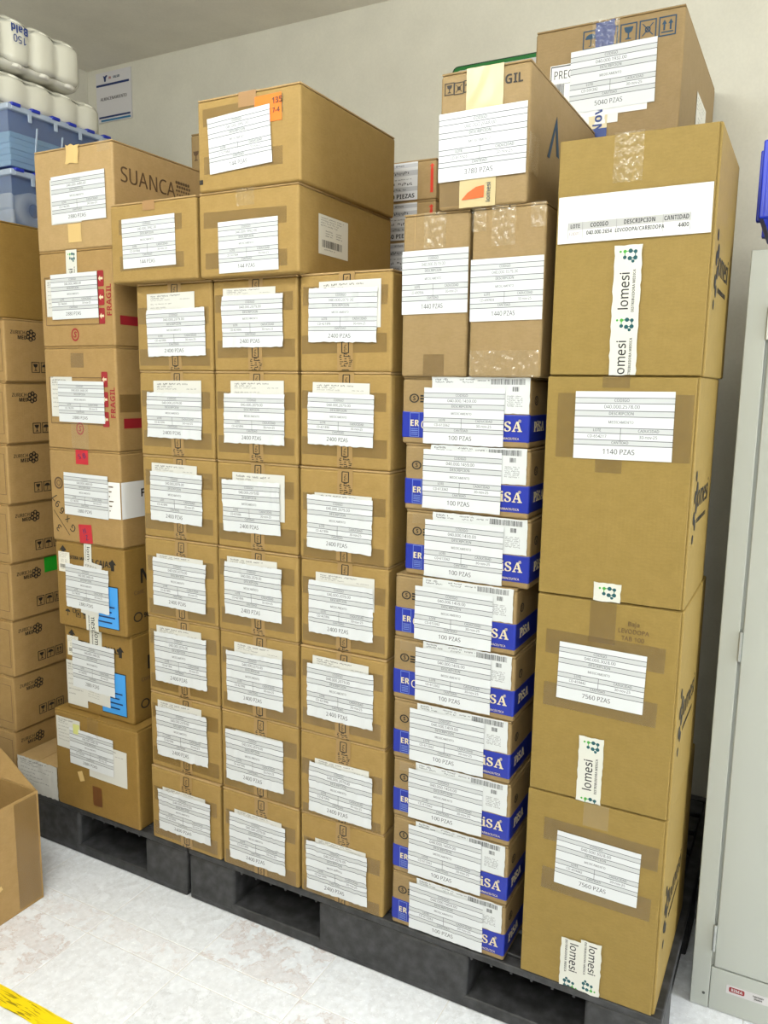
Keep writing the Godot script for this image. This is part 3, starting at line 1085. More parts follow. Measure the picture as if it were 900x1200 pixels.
# ---------------------------------------------------------------------- three cartons on top of that wall
func stack_top() -> void:
	var g := "cartons of 144 pieces"
	var a := carton("square_carton", "carton of 144 pieces overhanging the corner of the carton wall", g, -1.5745, -1.297, 1.641, 1.8285, 0.03, 0.43, "kraft", "top", 0.0015)
	tape_patches(a, 0.1, 0.85, 0.2, 0.66)
	sheet(a, "tape", M.tape_brown, 0.4, 0.0, 0.54, 0.12, 0.0008, 0.0008)
	sheet(a, "label", M.label_144, 0.15, 0.2, 0.77, 0.82, 0.0016, 0.0008, 0.6)
	var b := carton("square_carton", "carton of 144 pieces with a barcode sticker on its side", g, -1.292, -1.0125, 1.641, 1.8285, 0.03, 0.43, "kraft", "top", 0.0015)
	tape_patches(b, 0.05, 0.9, 0.24, 0.72)
	sheet(b, "tape", M.tape_wrinkled, 0.4, 0.0, 0.58, 0.2, 0.001, 0.0035)
	sheet(b, "label", M.label_144, 0.21, 0.36, 0.81, 0.96, 0.0016, 0.0009, 0.5)
	sheet(b, "barcode_label", M.small_code, 0.18, 0.27, 0.48, 0.73, 0.0008, 0.0003, 0, "right")
	var c := carton("square_carton", "topmost carton of 144 pieces with an orange sticker", g, -1.285, -1.003, 1.8285, 2.026, 0.036, 0.432, "kraft", "top", 0.0015)
	tape_patches(c, 0.05, 0.85, 0.1, 0.62)
	sheet(c, "tape", M.tape_brown, 0.42, 0.0, 0.59, 0.16, 0.0008, 0.0008)
	sheet(c, "sticker", M.sticker_orange, 0.58, 0.08, 0.83, 0.36, 0.0012, 0.0004, 1.0)
	words(c, "135", 0.012, M.ink_brown, 0.79, 0.15, 3, "front", sans_bold, 0.0022)
	words(c, "7-4", 0.01, M.ink_brown, 0.78, 0.25, 3, "front", sans_bold, 0.0022)
	sheet(c, "label", M.label_144, 0.12, 0.2, 0.735, 0.8, 0.0026, 0.0011, 3.0)
	var st := begin()
	bar(st, -0.005, -0.005, 0.005, 0.005, 0.0003)
	stamp(c, "printed_symbol", st.commit(), M.ink, 0.03, 0.89)


# ---------------------------------------------------------------------- the left column: cartons of several kinds
func stack_fragile() -> void:
	var g := "mixed cartons on the left pallet"
	var x0 := -1.875
	var x1 := -1.602
	# bottom
	var a := carton("mixed_carton", "wide bottom carton with overlapping white labels, beside the low box", g, -1.905, -1.572, PALLET, 0.446, 0.004, 0.43, "kraft_dark", "top", 0.0015)
	sheet(a, "packing_slip", M.slip_0, 0.03, 0.065, 0.33, 0.38, 0.0012, 0.0008)
	sheet(a, "packing_slip", M.slip_1, 0.43, 0.24, 0.88, 0.6, 0.0012, 0.0008, -1)
	sheet(a, "label", M.label_2880, 0.2, 0.15, 0.73, 0.52, 0.0028, 0.0012, -1.0)
	sheet(a, "sticker", M.sticker_yellow, 0.25, 0.1, 0.33, 0.2, 0.0036, 0.0004)
	sheet(a, "tape", M.tape_clear, 0.42, 0.0, 0.56, 0.2, 0.0006, 0.0024)
	sheet(a, "patch", M.patch_brown, 0.455, 0.69, 0.565, 0.89, 0.0008, 0.0003)
	sheet(a, "patch", M.masking, 0.29, 0.58, 0.35, 0.68, 0.0008, 0.0012, 20)
	# two with blue stickers
	for k in 2:
		var b := carton("mixed_carton", "carton with blue sticker and black arrows, %s" % ["lower one of the pair", "upper one of the pair"][k], g, x0 + 0.002, x1 - 0.002, [0.446, 0.705][k], [0.705, 0.955][k], -0.02 if k == 0 else -0.004, 0.4, "kraft_dark", "top", 0.0015)
		stamp(b, "printed_symbol", arrow_mesh(0.032), M.ink, 0.84, 0.2)
		stamp(b, "printed_symbol", arrow_mesh(0.032), M.ink, 0.12, 0.12)
		words(b, "6 CAJAS", 0.016, M.ink, 0.68, 0.2)
		words(b, "ESTIBA MAXIMA", 0.009, M.ink, 0.38, 0.18)
		sheet(b, "sticker", M.ink, 0.545, 0.44, 0.91, 0.93, 0.0008, 0.0002)
		var bs := sheet(b, "sticker", M.sticker_blue, 0.552, 0.45, 0.902, 0.92, 0.0014, 0.0002)
		var rows := begin()
		for q in 4:
			bar(rows, -0.03, 0.02 - q * 0.015, 0.034 - 0.012 * (q % 2), 0.024 - q * 0.015, 0.0003)
		part(bs, "print", rows.commit(), M.sign_navy, Vector3(0, -0.02, 0.0026))
		sheet(b, "barcode_label", M.small_code, 0.05, 0.13, 0.22, 0.36, 0.0014, 0.0004)
		stamp(b, "printed_symbol", umbrella_symbol(0.026, false), M.ink, 0.15, 0.83)
		stamp(b, "printed_symbol", ring_symbol(0.007), M.ink, 0.25, 0.8)
		stamp(b, "printed_symbol", hook_symbol(0.018), M.ink, 0.31, 0.83)
		stamp(b, "printed_symbol", glass_symbol(0.026, false), M.ink, 0.4, 0.83)
		if k == 0:
			sheet(b, "packing_slip", M.slip_2, 0.02, 0.42, 0.33, 0.94, 0.0018, 0.0008)
			sheet(b, "packing_slip", M.slip_0, 0.32, 0.6, 0.68, 0.86, 0.0022, 0.001, -2)
			sheet(b, "printed_tape", M.brand_tape, 0.4, 0.0, 0.58, 0.25, 0.0014, 0.0006, 0, "front", -0.121)
			sheet(b, "label", M.label_2880, 0.13, 0.17, 0.76, 0.72, 0.0034, 0.0018, -1.2, "front", 0.0, 0.0008)
		else:
			sheet(b, "printed_tape", M.brand_tape, 0.44, 0.0, 0.55, 0.3, 0.0014, 0.0006, 0, "front", -0.121)
			sheet(b, "printed_tape", M.brand_tape, 0.43, 0.7, 0.61, 0.995, 0.002, 0.0006, 0, "front", -0.121)
			sheet(b, "packing_slip", M.slip_1, 0.4, 0.2, 0.66, 0.82, 0.0024, 0.0008, -8)
			sheet(b, "label", M.label_2880, 0.16, 0.26, 0.79, 0.76, 0.0036, 0.0018, -1.0, "front", 0.0, 0.0008)
		words(b, "N", 0.04, M.ink, 0.19, 0.35, 0, "right")
		stamp(b, "printed_symbol", ring_symbol(0.014, 1.2), M.ink, 0.11, 0.8, 0, "right")
		words(b, "90", 0.014, M.ink, 0.19, 0.8, 0, "right")
		words(b, "Cont.", 0.012, M.ink_brown, 0.13, 0.52, 0, "right", sans)
	# handwriting
	var d := carton("mixed_carton", "carton with red tape ends and black handwriting", g, x0, x1, 0.955, 1.215, 0.0, 0.4, "kraft_rose", "top", 0.0015)
	sheet(d, "tape", M.tape_red, 0.4, 0.0, 0.575, 0.15, 0.001, 0.0004)
	sheet(d, "tape", M.tape_red, 0.4, 0.79, 0.585, 0.99, 0.001, 0.0004, 3)
	for k in [[0.455, 0.07, "S"], [0.52, 0.06, "B"], [0.48, 0.86, "H"], [0.51, 0.93, "Z"]]:
		words(d, k[2], 0.014, M.sign_navy, k[0], k[1], 20, "front", sans, 0.0018)
	sheet(d, "wrap_label", M.paper, 0.8, 0.31, 0.998, 0.69, 0.0014, 0.0004)
	sheet(d, "wrap_label", M.paper, 0.002, 0.31, 0.6, 0.69, 0.0014, 0.0004, 0, "right")
	words(d, "FH", 0.022, M.ink, 0.22, 0.44, 0, "right", sans_bold, 0.0024)
	var lines := begin()
	for q in 6:
		bar(lines, -0.008, 0.03 - q * 0.013, 0.008 - 0.006 * (q % 3), 0.033 - q * 0.013, 0.0003)
	stamp(d, "print", lines.commit(), M.ink_brown, 0.88, 0.48, 0, "front", 0.0024)
	sheet(d, "label", M.label_2880, 0.22, 0.25, 0.84, 0.7, 0.003, 0.0012, -0.8)
	stamp(d, "printed_symbol", ring_symbol(0.017), M.ink_brown, 0.13, 0.37)
	stamp(d, "printed_symbol", ring_symbol(0.008), M.ink_brown, 0.13, 0.37)
	var hand := [["7", 0.06, 0.53], ["9", 0.1, 0.6], ["6", 0.16, 0.67], ["x", 0.23, 0.76], ["G", 0.31, 0.85], ["3", 0.1, 0.86]]
	for k in hand:
		stamp(d, "handwriting", text_mesh(k[0], 0.021, sans), M.ink, k[1], k[2], 140)
	var slash := begin()
	bar(slash, -0.045, -0.0007, 0.045, 0.0007, 0.0003)
	stamp(d, "handwriting", slash.commit(), M.ink, 0.15, 0.8, -48)
	# two with red fragile print
	for k in 2:
		var e := carton("mixed_carton", "carton with red print up one edge, %s" % ["clear tape below the label", "white tape above the label"][k], g, x0, x1, [1.215, 1.49][k], [1.49, 1.738][k], 0.0, 0.4, "kraft_rose", "top", 0.0012)
		var fr := begin()
		add_frame(fr, 0.2, 0.125, 0.0012, 0.0003)
		stamp(e, "printed_frame", fr.commit(), M.ink_brown, 0.44, 0.52)
		for q in 3:
			var m := prism(round_rect(0.022, 0.04, 0.003), 0.0003)
			stamp(e, "printed_symbol", m, M.ink_red, 0.845, 0.31 + q * 0.19)
			stamp(e, "printed_symbol", arrow_mesh(0.016), M.ink_tan, 0.845, 0.31 + q * 0.19, 90, "front", 0.001)
		words(e, "FRAGIL", 0.017, M.ink_red, 0.945, 0.53, 90, "front", sans_bold)
		sheet(e, "packing_slip", M.slip_1, 0.09, 0.29, 0.4, 0.68, 0.0014, 0.0005)
		sheet(e, "label", M.label_2880, [0.2, 0.17][k], [0.33, 0.24][k], [0.84, 0.81][k], [0.73, 0.71][k], 0.0028, 0.0009, [-0.3, 0.5][k])
		stamp(e, "printed_symbol", ring_symbol(0.017, 0.85), M.ink_red, [0.48, 0.47][k], [0.79, 0.875][k])
		words(e, "S", 0.016, M.ink_red, [0.48, 0.47][k], [0.79, 0.875][k], -15, "front", sans_bold)
		sheet(e, "stripe", M.ink_red, 0.05, 0.68, 0.98, 0.775, 0.0005, 0.0001, 0, "right")
		if k == 0:
			sheet(e, "tape", M.tape_clear, 0.36, 0.74, 0.6, 0.99, 0.0008, 0.0016)
			sheet(e, "tape", M.tape_amber, 0.39, 0.06, 0.57, 0.2, 0.0006, 0.0003)
			sheet(e, "tape", M.tape_amber, 0.02, 0.45, 0.2, 0.62, 0.0006, 0.0003, 0, "right")
		else:
			sheet(e, "printed_tape", M.brand_tape, 0.39, 0.0, 0.54, 0.25, 0.0012, 0.0005, 0, "front", 0.121)
	# top, with lettering on the side
	var f := carton("mixed_carton", "topmost carton of the mixed stack, big grey lettering on its side", g, -1.876, -1.588, 1.738, 1.993, 0.0, 0.43, "kraft_pale", "top", 0.0015)
	sheet(f, "tape", M.masking, 0.43, -0.005, 0.6, 0.17, 0.001, 0.003, -3, "front", 0.0, 0.0025)
	sheet(f, "tape", M.masking, 0.42, 0.75, 0.59, 0.93, 0.001, 0.0006)
	sheet(f, "tape", M.tape_clear, 0.83, 0.0, 0.99, 0.1, 0.0008, 0.002)
	sheet(f, "packing_slip", M.slip_2, 0.21, 0.3, 0.6, 0.74, 0.0012, 0.0004)
	sheet(f, "label", M.label_2880, 0.23, 0.27, 0.91, 0.73, 0.002, 0.0008, 0.5)
	words(f, "SUANCA", 0.038, M.ink_brown, 0.285, 0.3, 0, "right", sans)
	var dots := begin()
	for i in 6:
		for j in 5:
			add_prism(dots, disc(0.0022 + 0.0006 * (4 - j), 6, Vector2(i * 0.0095 + (j % 2) * 0.003, -j * 0.0105)), 0.0003)
	stamp(f, "printed_dots", dots.commit(), M.ink_brown, 0.53, 0.21, 0, "right")
	# low box beside the column
	var l := carton("low_carton", "low flat box with its whole front under a crumpled white label", "", -2.088, -1.908, PALLET, 0.252, -0.004, 0.35, "kraft", "top", 0.001)
	sheet(l, "label", M.slip_2, 0.0, -0.02, 1.0, 1.0, 0.002, 0.004, 0, "front", 0.0, 0.001)


# ---------------------------------------------------------------------- cartons with the cluster logo
func cluster_mesh(s: float) -> Mesh:
	var st := begin()
	for i in 6:
		var a := TAU * i / 6.0 + 0.4
		add_ring(st, s * 0.12, s * 0.22, 0.0003, Vector2(cos(a), sin(a)) * s * 0.34, 1.0, 10)
		add_prism(st, disc(s * 0.1, 8, Vector2(cos(a + 0.5), sin(a + 0.5)) * s * 0.3), 0.0003)
	return st.commit()


func stack_cluster() -> void:
	var g := "cartons printed with a black cluster logo"
	var n := 8
	var hgt := (1.573 - PALLET) / n
	var order := ["bottom", "second up", "third up", "fourth up", "fifth up", "sixth up", "seventh up", "top"]
	var logo := cluster_mesh(0.032)
	for i in n:
		var xr := lerpf(-2.092, -2.034, float(i) / (n - 1))
		var c := carton("logo_carton", "carton with black cluster logo on its side, %s of its stack" % order[i], g, xr - 0.4, xr, PALLET + hgt * i, PALLET + hgt * (i + 1), 0.0, 0.3, "kraft_rose", "top", 0.001)
		words(c, "ZURICH", 0.0105, M.ink, 0.155, 0.21, 0, "right", sans)
		words(c, "MED", 0.0105, M.ink, 0.2, 0.29, 0, "right")
		stamp(c, "printed_symbol", logo, M.ink, 0.3, 0.25, 0, "right")
		stamp(c, "printed_symbol", glass_symbol(0.028), M.ink, 0.335, 0.76, 0, "right")
		stamp(c, "printed_symbol", umbrella_symbol(0.028), M.ink, 0.445, 0.76, 0, "right")
		stamp(c, "printed_symbol", arrows_symbol(0.028), M.ink, 0.555, 0.76, 0, "right")
		var fr := begin()
		add_frame(fr, 0.09, 0.12, 0.001, 0.0003)
		stamp(c, "printed_frame", fr.commit(), M.ink_brown, 0.86, 0.5)
		if i == 3:
			sheet(c, "sticker", M.sticker_green, 0.4, 0.02, 0.56, 0.28, 0.0012, 0.0003, 0, "right")
	carton("plain_carton", "plain brown carton carrying the clear plastic totes", "", -2.46, -2.036, 1.573, 1.838, 0.05, 0.55, "kraft_dark", "top", 0.001)


# ---------------------------------------------------------------------- second row, seen in the gaps
func stack_behind() -> void:
	var g := "cartons in the row behind"
	var ys := [PALLET, 0.56, 0.97, 1.38, 1.69]
	for i in 4:
		carton("rear_carton", "plain rear carton under the 350-piece cartons, %s of its stack" % ["bottom", "second up", "third up", "fourth up"][i], g, -1.31, -0.94, ys[i], ys[i + 1], -0.53, 0.44, "kraft_dark")
	var yb := [1.69, 1.793, 1.897, 2.002]
	for i in 3:
		var c := carton("rear_carton", "rear carton of 350 pieces with red arrow, %s" % ["lowest of three", "middle of three", "top of three"][i], g, -1.31, -0.942, yb[i], yb[i + 1], -0.52, 0.44, "kraft_pale")
		sheet(c, "label", M.piezas, 0.56, 0.04, 0.85, 0.97, 0.001, 0.0004)
		stamp(c, "printed_symbol", arrow_mesh(0.016), M.ink_scarlet, 0.965, 0.2)
		stamp(c, "printed_symbol", plate(0.008, 0.06, 0.0004), M.ink_scarlet, 0.965, 0.55)
	var yc := [PALLET, 0.58, 1.02, 1.46, 1.9]
	for i in 4:
		carton("rear_carton", "plain rear carton behind the mixed cartons, %s of its stack" % ["bottom", "second up", "third up", "fourth up"][i], g, -1.8, -1.42, yc[i], yc[i + 1], -0.53, 0.44, "kraft_dark")
	# behind the large cartons
	for i in 4:
		carton("rear_carton", "plain rear carton behind the large cartons, %s of its stack" % ["bottom", "second up", "third up", "fourth up"][i], g, -0.69, -0.32, lerpf(PALLET, 1.85, i / 4.0), lerpf(PALLET, 1.85, (i + 1) / 4.0), -0.51, 0.5, "kraft_dark")
	var e := carton("rear_carton", "big top carton with blue handling symbols and 5040 pieces label", g, -0.674, -0.3265, 1.85, 2.2515, -0.493, 0.58, "kraft_tan", "top", 0.0005)
	sheet(e, "label", M.crate_label, 0.115, 0.21, 0.6, 0.575, 0.0012, 0.0005, 0.0)
	sheet(e, "label", M.paper, 0.22, 0.32, 0.79, 0.528, 0.0018, 0.0005, 0.0)
	sheet(e, "label", M.label_5040, 0.26, 0.15, 0.835, 0.496, 0.0028, 0.0008, 0.6)
	var syms := [umbrella_symbol(0.038), umbrella_symbol(0.038), glass_symbol(0.038), hook_symbol(0.038), arrows_symbol(0.038)]
	for k in 5:
		stamp(e, "printed_symbol", syms[k], M.ink_teal, 0.39 + k * 0.125, 0.1)
	sheet(e, "tape", M.ink_blue, 0.42, 0.012, 0.55, 0.166, 0.001, 0.0012, 0.0, "front", 0.0, 0.002)
	sheet(e, "tape", M.tape_wrinkled, 0.4, 0.0, 0.58, 0.155, 0.003, 0.004)
	sheet(e, "tape", M.ink_tan, 0.4, 0.49, 0.53, 0.7, 0.0012, 0.0006)
	sheet(e, "tape_band", M.ink_blue, 0.4, 0.6, 0.53, 0.7, 0.0022, 0.0004)
	stamp(e, "lettering", text_mesh("Nov", 0.022, sans_bold), M.ink_blue, 0.465, 0.555, 90, "front", 0.0024)
	sheet(e, "label", M.small_code, 0.42, 0.27, 0.72, 0.61, 0.001, 0.0004, 0.0, "right")
	var t := carton("rear_carton", "topmost rear carton showing one edge beside the orange-stickered carton", g, -1.792, -1.44, 1.9, 2.165, -0.52, 0.44, "kraft_tan")
	stamp(t, "printed_symbol", glass_symbol(0.04, false), M.ink_brown, 0.06, 0.25)


# ---------------------------------------------------------------------- the open carton on the floor
func open_carton() -> void:
	var o := thing("open_carton", "open empty brown carton standing on the tiled floor", "box", Vector3(-1.955, 0, 0.435), 0.012)
	o.set_meta("size", Vector3(0.42, 0.314, 0.48))
	o.set_meta("bulge", 0.0)
	var m: Material = M.kraft_rose
	var w := 0.42
	var h := 0.314
	var d := 0.48
	part(o, "bottom", rbox(Vector3(w, 0.006, d), 0.002), m)
	part(o, "side_panel", rbox(Vector3(0.005, h - 0.006, d), 0.002), m, Vector3(w / 2 - 0.0025, 0.006, 0))
	part(o, "side_panel", rbox(Vector3(0.005, h - 0.006, d), 0.002), m, Vector3(-w / 2 + 0.0025, 0.006, 0))
	part(o, "end_panel", rbox(Vector3(w - 0.01, h - 0.006, 0.005), 0.002), m, Vector3(0, 0.006, d / 2 - 0.0025))
	part(o, "end_panel", rbox(Vector3(w - 0.01, h - 0.006, 0.005), 0.002), m, Vector3(0, 0.006, -d / 2 + 0.0025))
	# flaps: the rear one leans out, the far side one and the near one hang outside
	var rear := prism(PackedVector2Array([Vector2(-w / 2 + 0.004, 0), Vector2(w / 2 - 0.004, 0), Vector2(w / 2 - 0.07, 0.022), Vector2(w / 2 - 0.16, 0.055), Vector2(-w / 2 + 0.03, 0.13)]), 0.005)
	part(o, "flap", rear, m, Vector3(0, h - 0.002, -d / 2), Basis(Vector3(1, 0, 0), deg_to_rad(-50)))
	part(o, "flap", rbox(Vector3(0.005, 0.2, d - 0.02), 0.002), m, Vector3(-w / 2 - 0.012, h - 0.2, 0), Basis(Vector3(0, 0, 1), deg_to_rad(-4)))
	part(o, "flap", rbox(Vector3(w - 0.02, 0.19, 0.005), 0.002), m, Vector3(0, h - 0.19, d / 2 + 0.012), Basis(Vector3(1, 0, 0), deg_to_rad(-4)))
	sheet(o, "tape", M.tape_amber, 0.84, 0.02, 0.985, 0.97, 0.0008, 0.0002, 0, "right")
	sheet(o, "tape", M.masking, 0.72, 0.66, 0.74, 0.7, 0.0006, 0.001, 20, "right")


# ====================================================================== pallets
func pallet(x0: float, label: String) -> void:
	var w := 1.237
	var p := thing("plastic_pallet", label, "pallet", Vector3(x0 + w / 2, 0, -0.5), 0.0, "black plastic pallets")
	var d := 1.0
	var zs := [0.5 - 0.075, 0.0, -0.5 + 0.075]
	for z in zs:
		for b in [[-w / 2, 0.155], [-0.2, 0.4], [w / 2 - 0.155, 0.155]]:
			part(p, "block", rbox(Vector3(b[1], 0.126, 0.15), 0.012, 3), M.pallet, Vector3(b[0] + b[1] / 2, 0.006, z))
		part(p, "runner", rbox(Vector3(w - 0.004, 0.03, 0.148), 0.005, 2), M.pallet, Vector3(0, 0, z))
	for x in [-w / 2 + 0.0775, 0.0, w / 2 - 0.0775]:
		part(p, "runner", rbox(Vector3(0.13, 0.024, d - 0.02), 0.006, 2), M.pallet, Vector3(x, 0, 0))
	# deck: rim with slots and cross slats
	for s in [-1, 1]:
		part(p, "deck_rim", rbox(Vector3(w, 0.017, 0.03), 0.004), M.pallet, Vector3(0, 0.13, s * (d / 2 - 0.015)))
		part(p, "deck_rim", rbox(Vector3(0.03, 0.017, d - 0.06), 0.004), M.pallet, Vector3(s * (w / 2 - 0.015), 0.13, 0))
	for i in 9:
		var z := lerpf(-d / 2 + 0.075, d / 2 - 0.075, i / 8.0)
		part(p, "deck_slat", rbox(Vector3(w - 0.062, 0.016, 0.078), 0.004, 1), M.pallet, Vector3(0, 0.131, z))
	for i in 26:
		var x := lerpf(-w / 2 + 0.04, w / 2 - 0.04, i / 25.0)
		part(p, "rib", rbox(Vector3(0.006, 0.007, 0.05), 0.001, 1), M.pallet, Vector3(x, 0.124, d / 2 - 0.028))


# ====================================================================== cabinet and what stands on it
func cabinet() -> void:
	var x0 := -0.136
	var w := 0.92
	var d := 0.6
	var z1 := -0.271
	var h := 1.676
	var c := thing("steel_cabinet", "grey steel cabinet with a red and white maker's sticker near its foot", "cabinet", Vector3(x0 + w / 2, 0, z1 - d / 2))
	c.set_meta("size", Vector3(w, h, d))
	c.set_meta("bulge", 0.0)
	part(c, "body", rbox(Vector3(w, h, d - 0.012), 0.003), M.steel, Vector3(0, 0, -0.006))
	# face frame: left and right posts, kick plate, top rail
	part(c, "post", rbox(Vector3(0.039, h, 0.012), 0.002), M.steel, Vector3(-w / 2 + 0.0195, 0, d / 2 - 0.006))
	part(c, "post", rbox(Vector3(0.039, h, 0.012), 0.002), M.steel, Vector3(w / 2 - 0.0195, 0, d / 2 - 0.006))
	part(c, "kick_plate", rbox(Vector3(w - 0.08, 0.105, 0.011), 0.002), M.steel, Vector3(0, 0, d / 2 - 0.0065))
	part(c, "top_rail", rbox(Vector3(w - 0.08, 0.04, 0.011), 0.002), M.steel, Vector3(0, h - 0.04, d / 2 - 0.0065))
	for s in [-1, 1]:
		var dw := (w - 0.088) / 2
		var door := part(c, "door", rbox(Vector3(dw - 0.004, h - 0.153, 0.012), 0.0025), M.steel, Vector3(s * (dw / 2 + 0.001), 0.109, d / 2 - 0.005))
		part(door, "handle", rbox(Vector3(0.018, 0.12, 0.022), 0.004), M.chrome, Vector3(-s * (dw / 2 - 0.05), 0.72, 0.015))
		for y in [0.146, 0.829, 1.5]:
			part(c, "hinge", rbox(Vector3(0.007, 0.066, 0.008), 0.002), M.chrome, Vector3(s * (w / 2 - 0.0415), y, d / 2 + 0.001))
	var st := prism(round_rect(0.088, 0.021, 0.002), 0.0006)
	var plate_at := Vector3(-w / 2 + 0.118, 0.064, d / 2 - 0.0008)
	var sticker := part(c, "sticker", st, M.sign_white, plate_at)
	part(sticker, "print", prism(round_rect(0.032, 0.012, 0.003), 0.0004), M.ink_red, Vector3(-0.022, 0.001, 0.0006))
	part(sticker, "lettering", text_mesh("RIMA", 0.0068, sans_bold), M.sign_white, Vector3(-0.022, 0.001, 0.0013))
	part(sticker, "lettering", text_mesh("Fabricado", 0.0035, sans_bold), M.ink, Vector3(0.022, 0.003, 0.0009))
	part(sticker, "lettering", text_mesh("Mexico", 0.0035, sans_bold), M.ink, Vector3(0.022, -0.003, 0.0009))
	part(c, "rivet", lathe([[0.0, 0.0015], [0.003, 0.001], [0.0035, 0.0]], 10), M.steel_dark, Vector3(-w / 2 + 0.028, 0.035, d / 2), Basis(Vector3(1, 0, 0), PI / 2))
	# blue parts bin on top
	var b := thing("plastic_bin", "blue plastic storage bin standing on the grey cabinet", "bin", Vector3(0.065, h, -0.47))
	part(b, "foot", rbox(Vector3(0.33, 0.02, 0.27), 0.006), M.blue_plastic)
	part(b, "body", tub(Vector3(0.335, 0.06, 0.27), Vector3(0.385, 0.0, 0.32), 0.004), M.blue_plastic, Vector3(0, 0.018, 0))
	var walls := [[Vector3(0.012, 0.15, 0.33), Vector3(-0.191, 0, 0)], [Vector3(0.012, 0.15, 0.33), Vector3(0.191, 0, 0)], [Vector3(0.38, 0.15, 0.012), Vector3(0, 0, 0.159)], [Vector3(0.38, 0.15, 0.012), Vector3(0, 0, -0.159)]]
	for q in walls:
		part(b, "wall", rbox(q[0], 0.004), M.blue_plastic, q[1] + Vector3(0, 0.066, 0))
	for s in [-1, 1]:
		part(b, "rib", rbox(Vector3(0.016, 0.14, 0.02), 0.003), M.blue_plastic, Vector3(-0.197, 0.07, s * 0.1))


# An open tub with sloping sides: base size and top size (y = height from base.y).
func tub(base: Vector3, top: Vector3, t: float) -> ArrayMesh:
	var st := begin()
	for layer in 2:
		var k := t * layer
		var lo := [Vector3(-base.x / 2 + k, k, base.z / 2 - k), Vector3(base.x / 2 - k, k, base.z / 2 - k), Vector3(base.x / 2 - k, k, -base.z / 2 + k), Vector3(-base.x / 2 + k, k, -base.z / 2 + k)]
		var hi := [Vector3(-top.x / 2 + k, base.y, top.z / 2 - k), Vector3(top.x / 2 - k, base.y, top.z / 2 - k), Vector3(top.x / 2 - k, base.y, -top.z / 2 + k), Vector3(-top.x / 2 + k, base.y, -top.z / 2 + k)]
		var faces := [[lo[0], lo[3], lo[2], lo[1]]]
		for i in 4:
			var j := (i + 1) % 4
			faces.append([lo[i], lo[j], hi[j], hi[i]])
		for f in faces:
			var q: Array = f.duplicate()
			if layer == 1:
				q.reverse()
			for x in [0, 2, 1, 0, 3, 2]:
				st.set_uv(Vector2.ZERO)
				st.set_smooth_group(-1)
				st.add_vertex(q[x])
	st.generate_normals()
	return st.commit()


# ====================================================================== clear totes and rolls
func totes() -> void:
	var g := "clear plastic totes with blue lids"
	for k in 2:
		var y: float = [1.838, 2.004][k]
		var h: float = [0.15, 0.158][k]
		var t := thing("plastic_tote", ["lower clear plastic tote, a paper roll showing inside", "upper clear plastic tote, pale blue contents showing through"][k], "tote", Vector3(-2.33, y, -0.255), 0.0, g)
		part(t, "shell", tub(Vector3(0.5, h - 0.012, 0.33), Vector3(0.545, 0, 0.37), 0.003), M.clear_plastic)
		for s in [-1, 1]:
			part(t, "rim", rbox(Vector3(0.57, 0.016, 0.014), 0.003), M.rim_plastic, Vector3(0, h - 0.016, s * 0.187))
			part(t, "rim", rbox(Vector3(0.014, 0.016, 0.36), 0.003), M.rim_plastic, Vector3(s * 0.278, h - 0.016, 0))
		for z in [0.12, 0.03, -0.06, -0.14]:
			part(t, "latch", rbox(Vector3(0.004, 0.03, 0.012), 0.0015), M.rim_plastic, Vector3(0.283, h - 0.036, z))
			part(t, "rib", rbox(Vector3(0.004, 0.085, 0.005), 0.0015), M.rim_plastic, Vector3(0.266, 0.03, z - 0.025), Basis(Vector3(0, 0, 1), deg_to_rad(-10)))
		for z in [0.165, 0.1, 0.03, -0.03, -0.1, -0.165]:
			part(t, "hinge_tab", rbox(Vector3(0.022, 0.01, 0.03), 0.003), M.lid_blue, Vector3(0.277, h - 0.005, z))
		for s in [-1, 1]:
			part(t, "lid", rbox(Vector3(0.262, 0.006, 0.36), 0.002), M.lid_blue, Vector3(s * 0.1315, h - 0.008, 0))
	# contents
	var p := thing("paper_stack", "pale blue folded paper filling the upper tote", "paper", Vector3(-2.33, 2.0075, -0.255))
	for i in 6:
		part(p, "sheet_bundle", rbox(Vector3(0.478 + 0.004 * (i % 2), 0.0155, 0.312 + 0.004 * ((i + 1) % 2)), 0.003), M.aqua_paper, Vector3(0, 0.001 + i * 0.0157, 0))
	for i in 3:
		var r := paper_roll("white paper roll lying in the lower tote, %s" % ["core towards the aisle wall of cartons", "second from its core end", "third from its core end"][i], Vector3(-2.14 - i * 0.105, 1.8415 + 0.053, -0.17), true)
		r.set_meta("group", "rolls in the tote")
	var w := thing("tissue_bundle", "white folded tissue at the front of the lower tote", "tissue", Vector3(-2.3, 1.842, -0.107))
	part(w, "fold", rbox(Vector3(0.4, 0.05, 0.018), 0.008, 3), M.tissue)
	part(w, "fold", rbox(Vector3(0.39, 0.045, 0.018), 0.008, 3), M.tissue, Vector3(0.0, 0.05, 0))


func roll_mesh() -> ArrayMesh:
	if not cache.has("roll"):
		cache["roll"] = lathe([[0.02, 0.0], [0.046, 0.0], [0.051, 0.003], [0.052, 0.01], [0.052, 0.09], [0.051, 0.097], [0.046, 0.1], [0.02, 0.1], [0.02, 0.0]], 28)
	return cache["roll"]


func paper_roll(label: String, at: Vector3, lying := false) -> Node3D:
	var r := thing("paper_roll", label, "paper roll", at)
	var b := Basis(Vector3(0, 0, 1), PI / 2) if lying else Basis()
	part(r, "tissue", roll_mesh(), M.tissue, Vector3(0.05, 0, 0) if lying else Vector3.ZERO, b)
	part(r, "core", lathe([[0.018, 0.001], [0.0198, 0.001], [0.0198, 0.099], [0.018, 0.099], [0.018, 0.001]], 20), M.core, Vector3(0.05, 0, 0) if lying else Vector3.ZERO, b)
	return r


